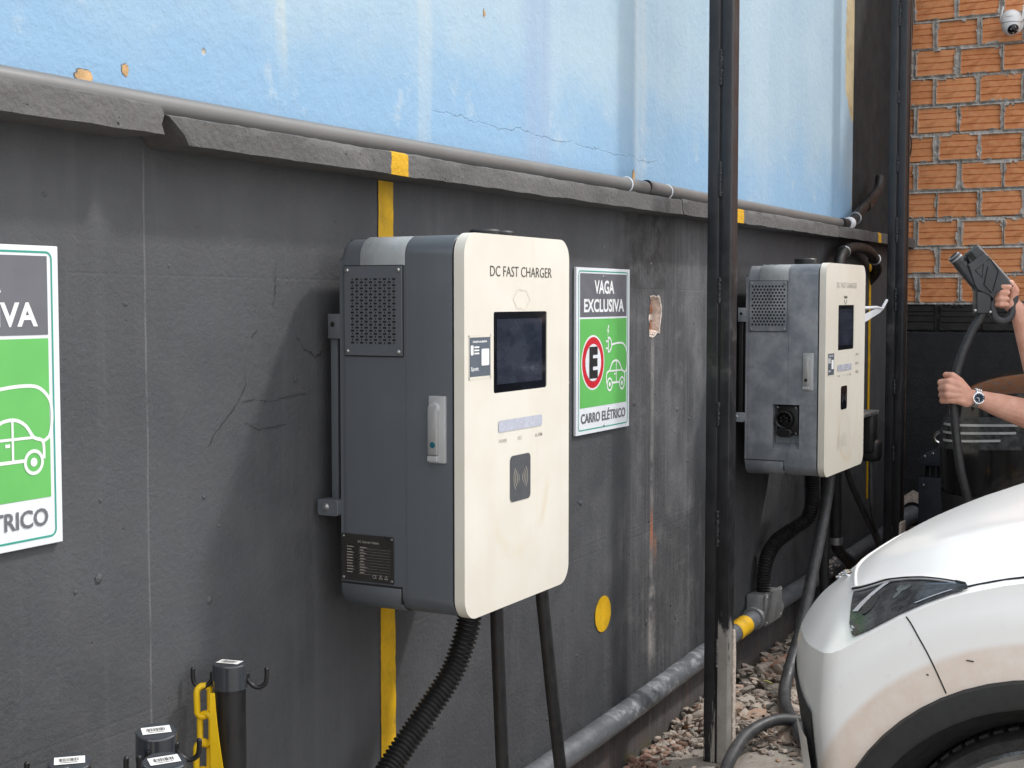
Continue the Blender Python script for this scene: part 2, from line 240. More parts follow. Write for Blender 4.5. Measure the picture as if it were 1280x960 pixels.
M = dict(
 dark=wall_dark(), blue=wall_blue(), conc=concrete_dark(), box=metal_box(), boxw=metal_box_worn(), col=column_black(), brick=brick_mat(), mortar=mortar_mat(),
 plaster=black_plaster(), gravel=gravel_mat(), ground=ground_mat(), white=car_white(), skin=skin_mat(),
 cream=cream("cream_enamel", 2.80, 1.17), cream2=cream("cream_enamel_second", 5.62, 1.1),
 yellow=mat("yellow_paint", (.72, .42, .006), .6, var=.2, vs=9, bump=.5, bs=90, dirt=((.33, .20, .03), .75)),
 yplastic=mat("yellow_plastic", (.88, .56, .008), .35, var=.05, Subsurface_Weight=.0),
 pvc=mat("grey_pvc", (.145, .143, .14), .45, var=.05, vs=5, dirt=((.10, .097, .09), .2), bump=.05), 
 pipe=pipe_mat(),
 blackp=mat("black_plastic", (.012, .012, .013), .42, var=.15), rubber=mat("black_rubber", (.017, .017, .018), .5, var=.25, vs=20, dirt=((.05, .05, .05), .5)),
 rubberw=mat("dusty_rubber_hose", (.05, .052, .056), .5, var=.3, vs=20, dirt=((.13, .125, .12), .6)),
 black=mat("black_void", (.004, .004, .004), .8, var=0), gap=mat("dark_seam", (.008, .008, .009), .7, var=0),
 steel=mat("brushed_steel", (.55, .55, .54), .32, 1., var=.08), zinc=mat("zinc_metal", (.42, .43, .44), .38, .85, var=.2, bump=.1),
 silver=mat("silver_enamel", (.47, .48, .49), .3, .25, var=.03, rv=.02), lever=mat("satin_lever", (.38, .38, .38), .3, .3, var=.03, rv=.02), chrome=mat("chrome", (.75, .75, .76), .08, 1., var=.02),
 alu=mat("cast_aluminium", (.33, .335, .34), .5, .5, var=.18, bump=.3, bs=90),
 glass=mat("dark_screen_glass", (.006, .007, .010), .06, var=.1, rv=.03), disp=disp_mat(),
 plate=mat("nameplate_metal", (.045, .043, .041), .35, .4, var=.1), txtdark=mat("dark_print", (.05, .045, .04), .6, var=.05), txtgrey=mat("grey_print", (.42, .39, .35), .6, var=.05),
 faint=mat("worn_print", (.685, .65, .565), .5, var=.05), txtlight=mat("pale_print", (.30, .28, .25), .5, var=.05),
 led=mat("led_strip_lens", (.48, .50, .58), .25, var=.05, vs=30), nfc=mat("reader_pad_grey", (.065, .07, .078), .45, var=.06), wprint=mat("white_print", (.80, .81, .82), .5, var=.03),
 cover=mat("translucent_grey_cover", (.30, .32, .33), .3, var=.1), teal=mat("teal_button", (.01, .10, .14), .25), green=mat("sign_green", (.13, .48, .115), .45, var=.06, vs=5),
 sgrey=mat("sign_grey", (.135, .138, .158), .45, var=.06), sframe=mat("sign_teal_line", (.03, .33, .25), .45, var=.04), swhite=mat("sign_white", (.76, .79, .83), .4, var=.03, vs=6),
 sred=mat("sign_red", (.58, .02, .035), .45, var=.05), sblack=mat("sign_black", (.02, .02, .022), .5, var=.05), sedge=mat("sign_backing", (.5, .53, .55), .5),
 sticker=mat("sticker_slate", (.10, .12, .15), .4, var=.1), paper=mat("label_paper", (.78, .78, .77), .5, var=.05), tan=mat("exposed_plaster", (.58, .36, .17), .85, var=.25, vs=40, bump=.5, bs=70),
 rough=mat("broken_render", (.66, .57, .50), .9, var=.25, vs=60, bump=.7, bs=90, dist=.005), clay=mat("broken_clay", (.58, .21, .09), .85, var=.3, vs=40, bump=.5),
 tyre=mat("tyre_rubber", (.02, .02, .021), .8, var=.3, vs=30, bump=.3, dirt=((.10, .085, .07), .4)), trim=mat("black_wheel_arch", (.020, .021, .022), .55, var=.15, vs=30, bump=.25, bs=600, dist=.0008),
 cblack=mat("black_car_paint", (.006, .006, .007), .14, var=.1, rv=.04, Coat_Weight=.6, Coat_Roughness=.06), dimbar=mat("dim_lamp_bar", (.42, .43, .44), .2, .2), lens=mat("headlight_lens", (.045, .047, .050), .18, var=.55, vs=30, rv=.08, Specular_IOR_Level=.35),
 lensbar=mat("headlight_bar", (.55, .57, .60), .15, .2), autoglass=mat("car_glass", (.012, .014, .016), .04, var=.05, rv=.02), rim=mat("wheel_rim_alloy", (.45, .46, .47), .25, .9, var=.06),
 bowl=mat("reflector_dull", (.055, .058, .062), .25, .3), bowl2=mat("reflector_bright", (.17, .19, .185), .25, .4),
 lampblue=mat("lamp_blue_tint", (.10, .16, .25), .1, var=.2), gun=mat("connector_plastic", (.030, .031, .034), .42, var=.15, bump=.1, bs=300), gunedge=mat("connector_light_plastic", (.22, .225, .23), .35),
 navy=shirt_mat(), jeans=mat("dark_jeans", (.03, .035, .05), .9, bump=.3, bs=400), hair=mat("dark_hair", (.010, .008, .007), .5, bump=.6, bs=200),
 eye=mat("eye_white", (.7, .68, .65), .2), dial=mat("watch_dial_blue", (.02, .03, .05), .15), cabinet=mat("dark_blue_cabinet_paint", (.030, .035, .050), .45, var=.2, bump=.1),
 crumb=mat("brick_crumb_clay", (.27, .165, .125), .95, var=.4, vs=25, bump=.4, dirt=((.33, .27, .22), .7)), rust=mat("rusty_edge", (.05, .030, .022), .8, var=.4, vs=25, bump=.3), camw=mat("white_camera_shell", (.74, .75, .76), .3, var=.03), leaf=mat("fallen_leaf", (.30, .30, .08), .7), leafo=mat("dry_leaf", (.42, .12, .05), .7),
 wblack=mat("black_wall_paint", (.017, .019, .022), .9, var=.35, vs=7, bump=.4, bs=60, dist=.004, dirt=((.038, .038, .039), .4)), blackbrick=mat("black_painted_brick", (.018, .017, .017), .7, var=.3, vs=20, bump=.4, dirt=((.06, .03, .025), .5)),
)
# ------------------------------------------------------------------ mesh helpers
def V3(p): return Vector(p)
def box(bm, c, s, bevel=0., seg=2, rot=None):
    r = bmesh.ops.create_cube(bm, size=1.); vs = r['verts']
    bmesh.ops.scale(bm, vec=s, verts=vs)
    if bevel: 
        es = list({e for v in vs for e in v.link_edges}); q = bmesh.ops.bevel(bm, geom=es, offset=bevel, segments=seg, affect='EDGES', profile=.5); vs = list({v for f in q['faces'] for v in f.verts} | {v for v in vs if v.is_valid})
    if rot is not None: bmesh.ops.rotate(bm, cent=(0, 0, 0), matrix=rot, verts=vs)
    bmesh.ops.translate(bm, vec=c, verts=vs); return vs
def bx2(bm, a, b, bevel=0., seg=2):
    return box(bm, [(p + q) / 2 for p, q in zip(a, b)], [abs(q - p) for p, q in zip(a, b)], bevel, seg)
def smooth_path(pts, n=8):
    P = [V3(p) for p in pts]; out = []
    for i in range(len(P) - 1):
        p0 = P[max(i - 1, 0)]; p1 = P[i]; p2 = P[i + 1]; p3 = P[min(i + 2, len(P) - 1)]
        for k in range(n):
            t = k / n; out.append(.5 * ((2 * p1) + (p2 - p0) * t + (2 * p0 - 5 * p1 + 4 * p2 - p3) * t * t + (3 * p1 - p0 - 3 * p2 + p3) * t ** 3))
    out.append(P[-1]); return out
def tube(bm, pts, r, n=12, caps=True, closed=False):
    P = [V3(p) for p in pts]; L = len(P); rr = r if isinstance(r, (list, tuple)) else [r] * L
    T = [((P[(i + 1) % L] if closed or i + 1 < L else P[i]) - (P[i - 1] if closed or i else P[i])).normalized() for i in range(L)]
    a = T[0].orthogonal().normalized(); rings = []
    for i in range(L):
        a = (a - T[i] * a.dot(T[i])).normalized(); b = T[i].cross(a)
        rings.append([bm.verts.new(P[i] + (a * math.cos(q) + b * math.sin(q)) * rr[i]) for q in [2 * math.pi * k / n for k in range(n)]])
    for i in range(L if closed else L - 1):
        A, B = rings[i], rings[(i + 1) % L]
        off = 0
        if closed and i == L - 1: off = min(range(n), key=lambda o: (A[0].co - B[o].co).length)
        for k in range(n): bm.faces.new((A[k], A[(k + 1) % n], B[(k + 1 + off) % n], B[(k + off) % n]))
    if caps and not closed: bm.faces.new(rings[0][::-1]); bm.faces.new(rings[-1])
    return rings
def cyl(bm, p0, p1, r, r1=None, n=20): return tube(bm, [p0, p1], [r, r if r1 is None else r1], n)
def lathe(bm, prof, c, axis='Z', n=28):
    ax = {'Z': (Vector((1, 0, 0)), Vector((0, 1, 0)), Vector((0, 0, 1))), 'Y': (Vector((1, 0, 0)), Vector((0, 0, 1)), Vector((0, -1, 0))), 'X': (Vector((0, -1, 0)), Vector((0, 0, 1)), Vector((-1, 0, 0)))}[axis] if isinstance(axis, str) else axis
    c = V3(c); rings = []
    for r, h in prof:
        if r < 1e-6: rings.append([bm.verts.new(c + ax[2] * h)])
        else: rings.append([bm.verts.new(c + ax[2] * h + (ax[0] * math.cos(2 * math.pi * k / n) + ax[1] * math.sin(2 * math.pi * k / n)) * r) for k in range(n)])
    for A, B in zip(rings, rings[1:]):
        for k in range(n):
            if len(A) == 1 and len(B) == 1: continue
            q = (A[0], B[(k + 1) % n], B[k]) if len(A) == 1 else ((A[k], A[(k + 1) % n], B[0]) if len(B) == 1 else (A[k], A[(k + 1) % n], B[(k + 1) % n], B[k]))
            bm.faces.new(q)
def prism(bm, pts, fn, d0, d1, bevel=0., seg=2):
    """polygon pts (a,b) -> fn(a,b,depth), extruded from depth d0 to d1 (d1 = the outer face, bevelled)"""
    A = [bm.verts.new(fn(a, b, d0)) for a, b in pts]; B = [bm.verts.new(fn(a, b, d1)) for a, b in pts]; n = len(pts)
    fs = [bm.faces.new(A[::-1]), bm.faces.new(B)] + [bm.faces.new((A[i], A[(i + 1) % n], B[(i + 1) % n], B[i])) for i in range(n)]
    if bevel:
        es = [e for e in fs[1].edges]; bmesh.ops.bevel(bm, geom=es, offset=bevel, segments=seg, affect='EDGES', profile=.5)
def rrect(x0, x1, z0, z1, r, n=6):
    out = []
    for cx, cz, a in ((x1 - r, z1 - r, 0), (x0 + r, z1 - r, 90), (x0 + r, z0 + r, 180), (x1 - r, z0 + r, 270)):
        out += [(cx + r * math.cos(R(a + 90 * k / n)), cz + r * math.sin(R(a + 90 * k / n))) for k in range(n + 1)]
    return out
FRONT = lambda y: (lambda a, b, d: (a, y - d, b))      # surface facing -y, d = how far it stands out
SIDE = lambda x: (lambda a, b, d: (x - d, a, b))       # surface facing -x
def stroke(bm, pts, w, fn, d0, d1, closed=False):
    """flat ribbon of width w along 2-d points"""
    P = [Vector(p) for p in pts]; L = len(P); lf, rt_ = [], []
    for i in range(L):
        a = P[i - 1] if (closed or i) else P[i]; b = P[(i + 1) % L] if (closed or i + 1 < L) else P[i]
        t1 = (P[i] - a).normalized() if (P[i] - a).length > 1e-9 else (b - P[i]).normalized(); t2 = (b - P[i]).normalized() if (b - P[i]).length > 1e-9 else t1
        t = (t1 + t2).normalized(); nrm = Vector((-t.y, t.x)); k = max(.5, Vector((-t1.y, t1.x)).dot(nrm)); nrm = nrm * (w / 2 / k); lf.append(P[i] + nrm); rt_.append(P[i] - nrm)
    vl = [bm.verts.new(fn(p.x, p.y, d1)) for p in lf]; vr = [bm.verts.new(fn(p.x, p.y, d1)) for p in rt_]
    for i in range(L if closed else L - 1): j = (i + 1) % L; bm.faces.new((vl[i], vr[i], vr[j], vl[j]))
def arc(cx, cy, r, a0, a1, n=24, ry=None):
    return [(cx + r * math.cos(R(a0 + (a1 - a0) * k / n)), cy + (ry or r) * math.sin(R(a0 + (a1 - a0) * k / n))) for k in range(n + 1)]
def link(name, me, m, parent=None, angle=35):
    if isinstance(m, (list, tuple)):
        for q in m: me.materials.append(q)
    else: me.materials.append(m)
    if angle:
        me.shade_smooth(); me.set_sharp_from_angle(angle=R(angle))
    o = bpy.data.objects.new(name, me); COL.objects.link(o)
    if parent is not None: adopt(o, parent)
    return o
def adopt(o, parent):
    o.parent = parent
    root = parent
    loc = Vector(parent['_loc']) if '_loc' in parent else Vector((0, 0, 0))
    if parent.type == 'EMPTY': o.matrix_parent_inverse = Matrix.Translation(-loc)
def obj(name, bm, m, parent=None, angle=35, normals=True):
    if normals: bmesh.ops.recalc_face_normals(bm, faces=bm.faces)
    me = bpy.data.meshes.new(name); bm.to_mesh(me); bm.free(); return link(name, me, m, parent, angle)
def tag(o, label=None, cat=None, group=None, kind=None):
    if label: o['label'] = label
    if cat: o['category'] = cat
    if group: o['group'] = group
    if kind: o['kind'] = kind
    return o
def thing(name, label, cat, loc, group=None):
    o = bpy.data.objects.new(name, None); COL.objects.link(o); o.location = loc; o.empty_display_size = .1; o['_loc'] = tuple(loc)
    return tag(o, label, cat, group)
B = bmesh.new
def evaluated(o):
    bpy.context.view_layer.update(); dg = bpy.context.evaluated_depsgraph_get(); return bpy.data.meshes.new_from_object(o.evaluated_get(dg))
def cut(o, cutter_bm):
    bmesh.ops.recalc_face_normals(cutter_bm, faces=cutter_bm.faces)
    me = bpy.data.meshes.new("tmp"); cutter_bm.to_mesh(me); cutter_bm.free(); c = bpy.data.objects.new("tmp", me); COL.objects.link(c)
    md = o.modifiers.new("b", 'BOOLEAN'); md.operation = 'DIFFERENCE'; md.solver = 'EXACT'; md.object = c
    nm = evaluated(o); o.modifiers.clear(); old = o.data; o.data = nm; bpy.data.meshes.remove(old); bpy.data.objects.remove(c)
    nm.shade_smooth(); nm.set_sharp_from_angle(angle=R(35))
def text(s, m, parent, fn, a, b, w, h, d, name='lettering', bold=0., flip=1):
    """lettering with its box's lower-left at (a,b), stretched to w x h on the surface fn"""
    cu = bpy.data.curves.new("t", 'FONT'); cu.body = s; cu.size = 1; cu.offset = bold; cu.resolution_u = 3; cu.fill_mode = 'FRONT'
    t = bpy.data.objects.new("t", cu); COL.objects.link(t); me = evaluated(t); bpy.data.objects.remove(t); bpy.data.curves.remove(cu)
    xs = [v.co.x for v in me.vertices]; ys = [v.co.y for v in me.vertices]; x0, x1, y0, y1 = min(xs), max(xs), min(ys), max(ys)
    for v in me.vertices: v.co = fn(a + flip * (v.co.x - x0) / (x1 - x0) * w, b + (v.co.y - y0) / (y1 - y0) * h, d)
    me.materials.clear(); return link(name, me, m, parent, 0)
def scribble(m, parent, fn, a, b, w, h, d, n, name='worn_print', seed=1):
    """a row of small uneven marks, for print too worn or small to read"""
    r = random.Random(seed); bm = B(); x = a; st = w / n
    for k in range(n):
        q = st * r.uniform(.55, .85); z0 = b + h * r.uniform(0, .2); z1 = b + h * r.uniform(.75, 1.); bm.faces.new([bm.verts.new(fn(*p, d)) for p in ((x, z0), (x + q, z0 + h * r.uniform(-.1, .1)), (x + q * .9, z1), (x + q * .1, z1))]); x += st
    return obj(name, bm, m, parent, 0, False)
def nz(p, s=1., o=0.): return noise.noise(Vector(p) * s + Vector((o, o * 1.7, o * .3)))

# ------------------------------------------------------------------ ground
bm = B(); q = 400
vs = [bm.verts.new(p) for p in ((-q, -q, 0), (q, -q, 0), (q, q, 0), (-q, q, 0))]; bm.faces.new(vs)
tag(obj('ground', bm, M['ground'], None, 0), 'dusty pale concrete yard running up to the dark wall', 'ground', kind='structure')
rg = random.Random(3); bm = B()
protos = []
for k in range(8):
    b2 = bmesh.new(); bmesh.ops.create_icosphere(b2, subdivisions=1, radius=1); 
    for v in b2.verts: v.co *= 1 + .5 * nz(v.co, 1.1, k * 7.3)
    b2.verts.ensure_lookup_table(); b2.verts.index_update(); protos.append(([v.co.copy() for v in b2.verts], [[v.index for v in f.verts] for f in b2.faces])); b2.free()
verts, faces = [], []
def stone(x, y, s, z):
    vs_, fs_ = protos[rg.randrange(8)]; rot = Matrix.Rotation(rg.uniform(0, 6.28), 3, 'Z') @ Matrix.Rotation(rg.gauss(0, .45), 3, 'X') @ Matrix.Rotation(rg.gauss(0, .35), 3, 'Y')
    sx, sy, sz = s * rg.uniform(.8, 1.4), s * rg.uniform(.6, 1.), s * rg.uniform(.25, .55); o = len(verts)
    for v in vs_: p = rot @ Vector((v.x * sx, v.y * sy, v.z * sz)); verts.append((p.x + x, p.y + y, max(-.01, p.z + z)))
    faces.extend([[i + o for i in f] for f in fs_])
for i in range(9500):
    x = rg.uniform(4.2, 8.0); y = rg.uniform(-1.3, -.012); edge = 4.62 + .12 * nz((0, y, 0), 3) - .30 * max(0, 1 + y / .22)
    if y < -.55 and rg.random() < .5: continue
    if x < edge:
        if rg.random() > .06: continue
        stone(x, y, rg.uniform(.006, .012), .004); continue
    big = rg.random() < .25 and x > 4.75
    hgt = .03 * min(1, (x - edge) / .5) + (.035 if y > -.16 else 0) * min(1, (x - edge) / .4)
    stone(x, y, rg.uniform(.022, .04) if big else rg.uniform(.009, .02), hgt * rg.uniform(.2, 1.) + .006)
me = bpy.data.meshes.new('gravel'); me.from_pydata(verts, [], faces); o = link('gravel', me, M['gravel'], None, 0)
tag(o, 'loose crushed stone heaped along the foot of the dark wall', 'gravel', kind='stuff')
verts, faces = [], []
for i in range(300):
    x = rg.uniform(4.1, 5.1); y = -.012 - abs(rg.gauss(0, .06)) - max(0, (x - 4.5)) * .05; stone(x, y, rg.choice((.004, .006, .009, .014, .018)), rg.uniform(.002, .02))
me = bpy.data.meshes.new('brick_crumbs'); me.from_pydata(verts, [], faces); o = link('brick_crumbs', me, M['crumb'], None, 0)
tag(o, 'reddish brick crumbs scattered along the foot of the dark wall', 'rubble', kind='stuff')
def leaf(x, y, z, s, a, m, label):
    bm = B(); pts = [(0, -1), (.45, -.4), (.5, .1), (.25, .7), (0, 1), (-.25, .7), (-.5, .1), (-.45, -.4)]
    vs = []; c0 = bm.verts.new((0, -1, 0)); 
    mid_ = [bm.verts.new((0, t, .12 * t * t)) for t in (-.4, .1, .7, 1.)]
    L_ = [bm.verts.new(p) for p in ((-.45, -.4, .18), (-.5, .1, .2), (-.25, .7, .2))]; R_ = [bm.verts.new(p) for p in ((.45, -.4, .18), (.5, .1, .2), (.25, .7, .22))]
    for S in (L_, R_):
        bm.faces.new((c0, mid_[0], S[0])); bm.faces.new((mid_[0], mid_[1], S[1], S[0])); bm.faces.new((mid_[1], mid_[2], S[2], S[1])); bm.faces.new((mid_[2], mid_[3], S[2]))
    bmesh.ops.scale(bm, vec=(s, s, s), verts=bm.verts); bmesh.ops.rotate(bm, matrix=Matrix.Rotation(a, 3, 'Z') @ Matrix.Rotation(.35, 3, 'X'), verts=bm.verts)
    bmesh.ops.translate(bm, vec=(x, y, z), verts=bm.verts); tag(obj('leaf', bm, m, None, 60), label, 'leaf')
leaf(5.20, -.20, .085, .025, .6, M['leaf'], 'yellowish green fallen leaf lying on the gravel')
leaf(5.82, -.30, .095, .028, 1.8, M['leafo'], 'reddish dry leaf at the far end of the gravel')

# ------------------------------------------------------------------ dark wall with hole, coping, paint marks
wall = thing('dark_wall', 'low dark grey rendered wall carrying the chargers, with concrete coping along its top', 'wall', (2.5, 0, 0))
rh = random.Random(11)
hole = []
for k in range(26):
    a = 2 * math.pi * k / 26; ca, sa = math.cos(a), math.sin(a)
    s_ = 1 / max(abs(ca) / .048, abs(sa) / .062) ; e_ = .054 * .5 + .5 * s_
    r = (.5 * s_ + .5 / math.sqrt((ca / .05) ** 2 + (sa / .068) ** 2)) * rh.uniform(.86, 1.12)
    hole.append((4.520 + r * ca, 1.497 + r * sa))
bm = B(); X0, X1, Z0, Z1 = -4., 8.1, -.1, 1.86
vo = [bm.verts.new((x, 0, z)) for x, z in ((X0, Z0), (X1, Z0), (X1, Z1), (X0, Z1))]; vh = [bm.verts.new((x, 0, z)) for x, z in hole]
es = [bm.edges.new((vo[i], vo[(i + 1) % 4])) for i in range(4)] + [bm.edges.new((vh[i], vh[(i + 1) % 26])) for i in range(26)]
bmesh.ops.triangle_fill(bm, use_beauty=True, edges=es)
vb = [bm.verts.new((x, .30, z)) for x, z in ((X0, Z0), (X1, Z0), (X1, Z1), (X0, Z1))]
for i in range(4): bm.faces.new((vo[i], vo[(i + 1) % 4], vb[(i + 1) % 4], vb[i]))
bm.faces.new(vb)
obj('rendered_face', bm, M['dark'], wall, 0)
bm = B(); v0 = [bm.verts.new((x, .0005, z)) for x, z in hole]; v1 = [bm.verts.new((4.526 + (x - 4.52) * .80, .034 + rh.uniform(-.006, .006), 1.495 + (z - 1.497) * .84)) for x, z in hole]
v00 = [bm.verts.new((4.52 + (x - 4.52) * (1.10 + .1 * rh.random()), -.0015, 1.497 + (z - 1.497) * (1.08 + .1 * rh.random()))) for x, z in hole]
for i in range(26): j = (i + 1) % 26; bm.faces.new((v0[i], v0[j], v1[j], v1[i])); bm.faces.new((v00[i], v00[j], v0[j], v0[i]))
obj('broken_render_rim', bm, M['rough'], wall, 0)
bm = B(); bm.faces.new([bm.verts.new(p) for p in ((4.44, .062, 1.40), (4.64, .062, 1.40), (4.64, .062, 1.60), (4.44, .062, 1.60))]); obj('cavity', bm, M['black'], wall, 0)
for z0, z1 in ((1.435, 1.478), (1.503, 1.548)):
    bm = B(); bx2(bm, (4.45, .030, z0), (4.600, .06, z1), .004); bx2(bm, (4.455, .022, z0 + .003), (4.50, .030, z1 - .010), .003); obj('brick', bm, M['clay'], wall)
bm = B(); bx2(bm, (4.45, .026, 1.479), (4.60, .05, 1.502), .004); obj('mortar_joint', bm, M['rough'], wall)
def slab(x0, x1, zb, zt, tilt=0., cutl=0., cutr=0.):
    bm = B(); n = max(3, int((x1 - x0) / .025)); rings = []
    prof = [(-.10, zb), (-.10, zb + .018), (-.10, zb + .036), (-.098, zt - .004), (-.09, zt), (-.03, zt + .002), (.03, zt), (.03, zb), (-.03, zb), (-.07, zb)]
    for i in range(n + 1):
        x = x0 + (x1 - x0) * i / n; ring = []
        for k, (y, z) in enumerate(prof):
            xx = x + (cutl * (zt - z) / (zt - zb) * max(0, 1 - i / 3) if cutl else 0) + (cutr * (z - zb) / (zt - zb) * max(0, 1 - (n - i) / 3) if cutr else 0)
            a = .0028 * nz((x, k * 3.1, 0), 9) + .0018 * nz((x, k * 5.3, 3), 40); b = .003 * nz((x, k * 2.2, 7), 7) + .002 * nz((x, k * 4.1, 9), 45)
            if i in (0, n): a += rh.uniform(0, .006); xx += rh.uniform(-.004, .004)
            ring.append(bm.verts.new((xx, y + (a if y < 0 else 0), z + b + tilt * (x - x0))))
        rings.append(ring)
    m = len(prof)
    for A, C in zip(rings, rings[1:]):
        for k in range(m): bm.faces.new((A[k], A[(k + 1) % m], C[(k + 1) % m], C[k]))
    bm.faces.new(rings[0]); bm.faces.new(rings[-1][::-1]); obj('coping_slab', bm, M['conc'], wall, 50)
slab(-4., 1.968, 1.836, 1.890, .0015); slab(1.985, 4.522, 1.832, 1.884, .0018, .055); slab(4.532, 6.50, 1.838, 1.892); slab(6.507, 8.09, 1.84, 1.892)
def stripe(x0, x1, z0, z1, y, under=False):
    bm = B(); n = 150; L_, R_ = [], []
    for i in range(n + 1):
        z = z0 + (z1 - z0) * i / n; L_.append(bm.verts.new((x0 + (.0022 * nz((x0, 0, z), 24) + .0016 * nz((x0, 3, z), 90)), y, z))); R_.append(bm.verts.new((x1 + (.0022 * nz((x1, 0, z), 24, 5) + .0016 * nz((x1, 3, z), 90)), y, z)))
    for i in range(n): bm.faces.new((L_[i], R_[i], R_[i + 1], L_[i + 1]))
    if under: a, b = bm.verts.new((x0, -.02, z0)), bm.verts.new((x1, -.02, z0)); bm.faces.new((L_[0], R_[0], b, a))
    obj('paint_stripe', bm, M['yellow'], wall, 0)
stripe(2.808, 2.872, .0, 1.83, -.0025); stripe(7.455, 7.50, .5, 1.83, -.0025)
bm = B(); bm.faces.new([bm.verts.new((4.094 + .061 * math.cos(a) * (1 + .03 * nz((math.cos(a), math.sin(a), 0), 3)), -.0025, .550 + .058 * math.sin(a))) for a in [2 * math.pi * k / 40 for k in range(40)]])
obj('paint_dot', bm, M['yellow'], wall, 0)
# a few real chips and lumps standing on the render
bm = B()
for k in range(170):
    x = rh.uniform(1.4, 4.9); z = rh.uniform(.2, 1.75); s = rh.uniform(.0015, .0055) if rh.random() < .85 else rh.uniform(.005, .010)
    vv = bmesh.ops.create_icosphere(bm, subdivisions=1, radius=s)['verts']
    for v in vv: v.co = Vector((x + v.co.x * rh.uniform(.8, 1.5), v.co.y * .45, z + v.co.z * rh.uniform(.7, 1.4)))
tag(obj('render_lump', bm, M['dark'], wall, 60), kind='stuff')

CR = [[(2.307, 1.424), (2.314, 1.374), (2.282, 1.336), (2.243, 1.305), (2.213, 1.283), (2.191, 1.254)], [(2.418, 1.634), (2.414, 1.598), (2.415, 1.568), (2.405, 1.527)], [(2.483, 1.469), (2.497, 1.464), (2.514, 1.442), (2.54, 1.436), (2.553, 1.423), (2.571, 1.43), (2.585, 1.44)],
 [(2.29, 1.341), (2.337, 1.345), (2.393, 1.337), (2.46, 1.345), (2.53, 1.347)], [(2.305, 1.3), (2.352, 1.281), (2.409, 1.282), (2.456, 1.285)], [(2.357, 1.492), (2.339, 1.478), (2.331, 1.463)], [(2.534, 1.009), (2.53, 0.978), (2.539, 0.955)], [(3.55, 1.0), (3.7, 1.005), (3.86, 1.02)]]
M['crack'] = mat('cracked_render', (.03, .03, .031), .9)
for ci, c_ in enumerate(CR):
    bm = B(); pts = []
    for (a, b), (c, d) in zip(c_, c_[1:]):
        k = max(3, int(math.hypot(c - a, d - b) / .004)); pts += [(a + (c - a) * i / k + .0035 * nz((a + i * .21, b, ci), 2.2), b + (d - b) * i / k + .0045 * nz((a, b + i * .23, ci + 5), 2.2)) for i in range(k)]
    n = len(pts); L_ = []; R_ = []
    for i, (x, z) in enumerate(pts):
        w = (.0004 + (.0008 if ci != 2 else .004) * max(0, .4 + nz((x, z, ci), 40))) * min(1, i / 3, (n - 1 - i) / 3 + .05); L_.append(bm.verts.new((x - w * .6, -.0016, z + w))); R_.append(bm.verts.new((x + w * .6, -.0016, z - w)))
    for i in range(n - 1): bm.faces.new((L_[i], R_[i], R_[i + 1], L_[i + 1]))
    obj('wall_crack', bm, M['crack'], wall, 0)

# upper blue wall
blue = thing('blue_wall', 'weathered pale blue rendered wall rising above the coping', 'wall', (2.5, .1, 1.9))
bm = B(); bx2(bm, (-4., -.012, 1.862), (7.05, .3, 4.4)); obj('blue_render', bm, M['blue'], blue, 0)
def patch(pts, y, m, parent, name):
    bm = B(); bm.faces.new([bm.verts.new((x, y, z)) for x, z in pts]); obj(name, bm, m, parent, 0)
def blob(cx, cz, rx, rz, seed, n=44):
    out = []
    for k in range(n):
        a = 2 * math.pi * k / n; ca, sa = math.cos(a), math.sin(a); q = 1 + .45 * nz((ca, sa, seed), 1.5) + .28 * nz((ca, sa, seed + 4), 5) + .12 * nz((ca, sa, seed), 14); out.append((cx + rx * ca * q, cz + rz * sa * q))
    return out
M['shadow_edge'] = mat('painted_chip_shadow', (.16, .17, .17), .9)  # grey slivers painting the shaded rim of each recessed chip
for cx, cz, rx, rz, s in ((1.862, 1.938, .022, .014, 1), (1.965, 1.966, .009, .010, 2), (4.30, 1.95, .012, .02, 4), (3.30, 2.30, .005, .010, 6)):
    patch(blob(cx - rx * .10, cz + rz * .10, rx * 1.03, rz * 1.03, s), -.0126, M['shadow_edge'], blue, 'chip_shadow'); patch(blob(cx, cz, rx, rz, s), -.0132, M['tan'], blue, 'plaster_chip')
bm = B(); bx2(bm, (7.05, .0, 1.86), (8.1, .3, 4.4)); tag(obj('black_wall', bm, M['wblack'], None, 0), 'black painted wall strip between the blue wall and the brick wall', 'wall')

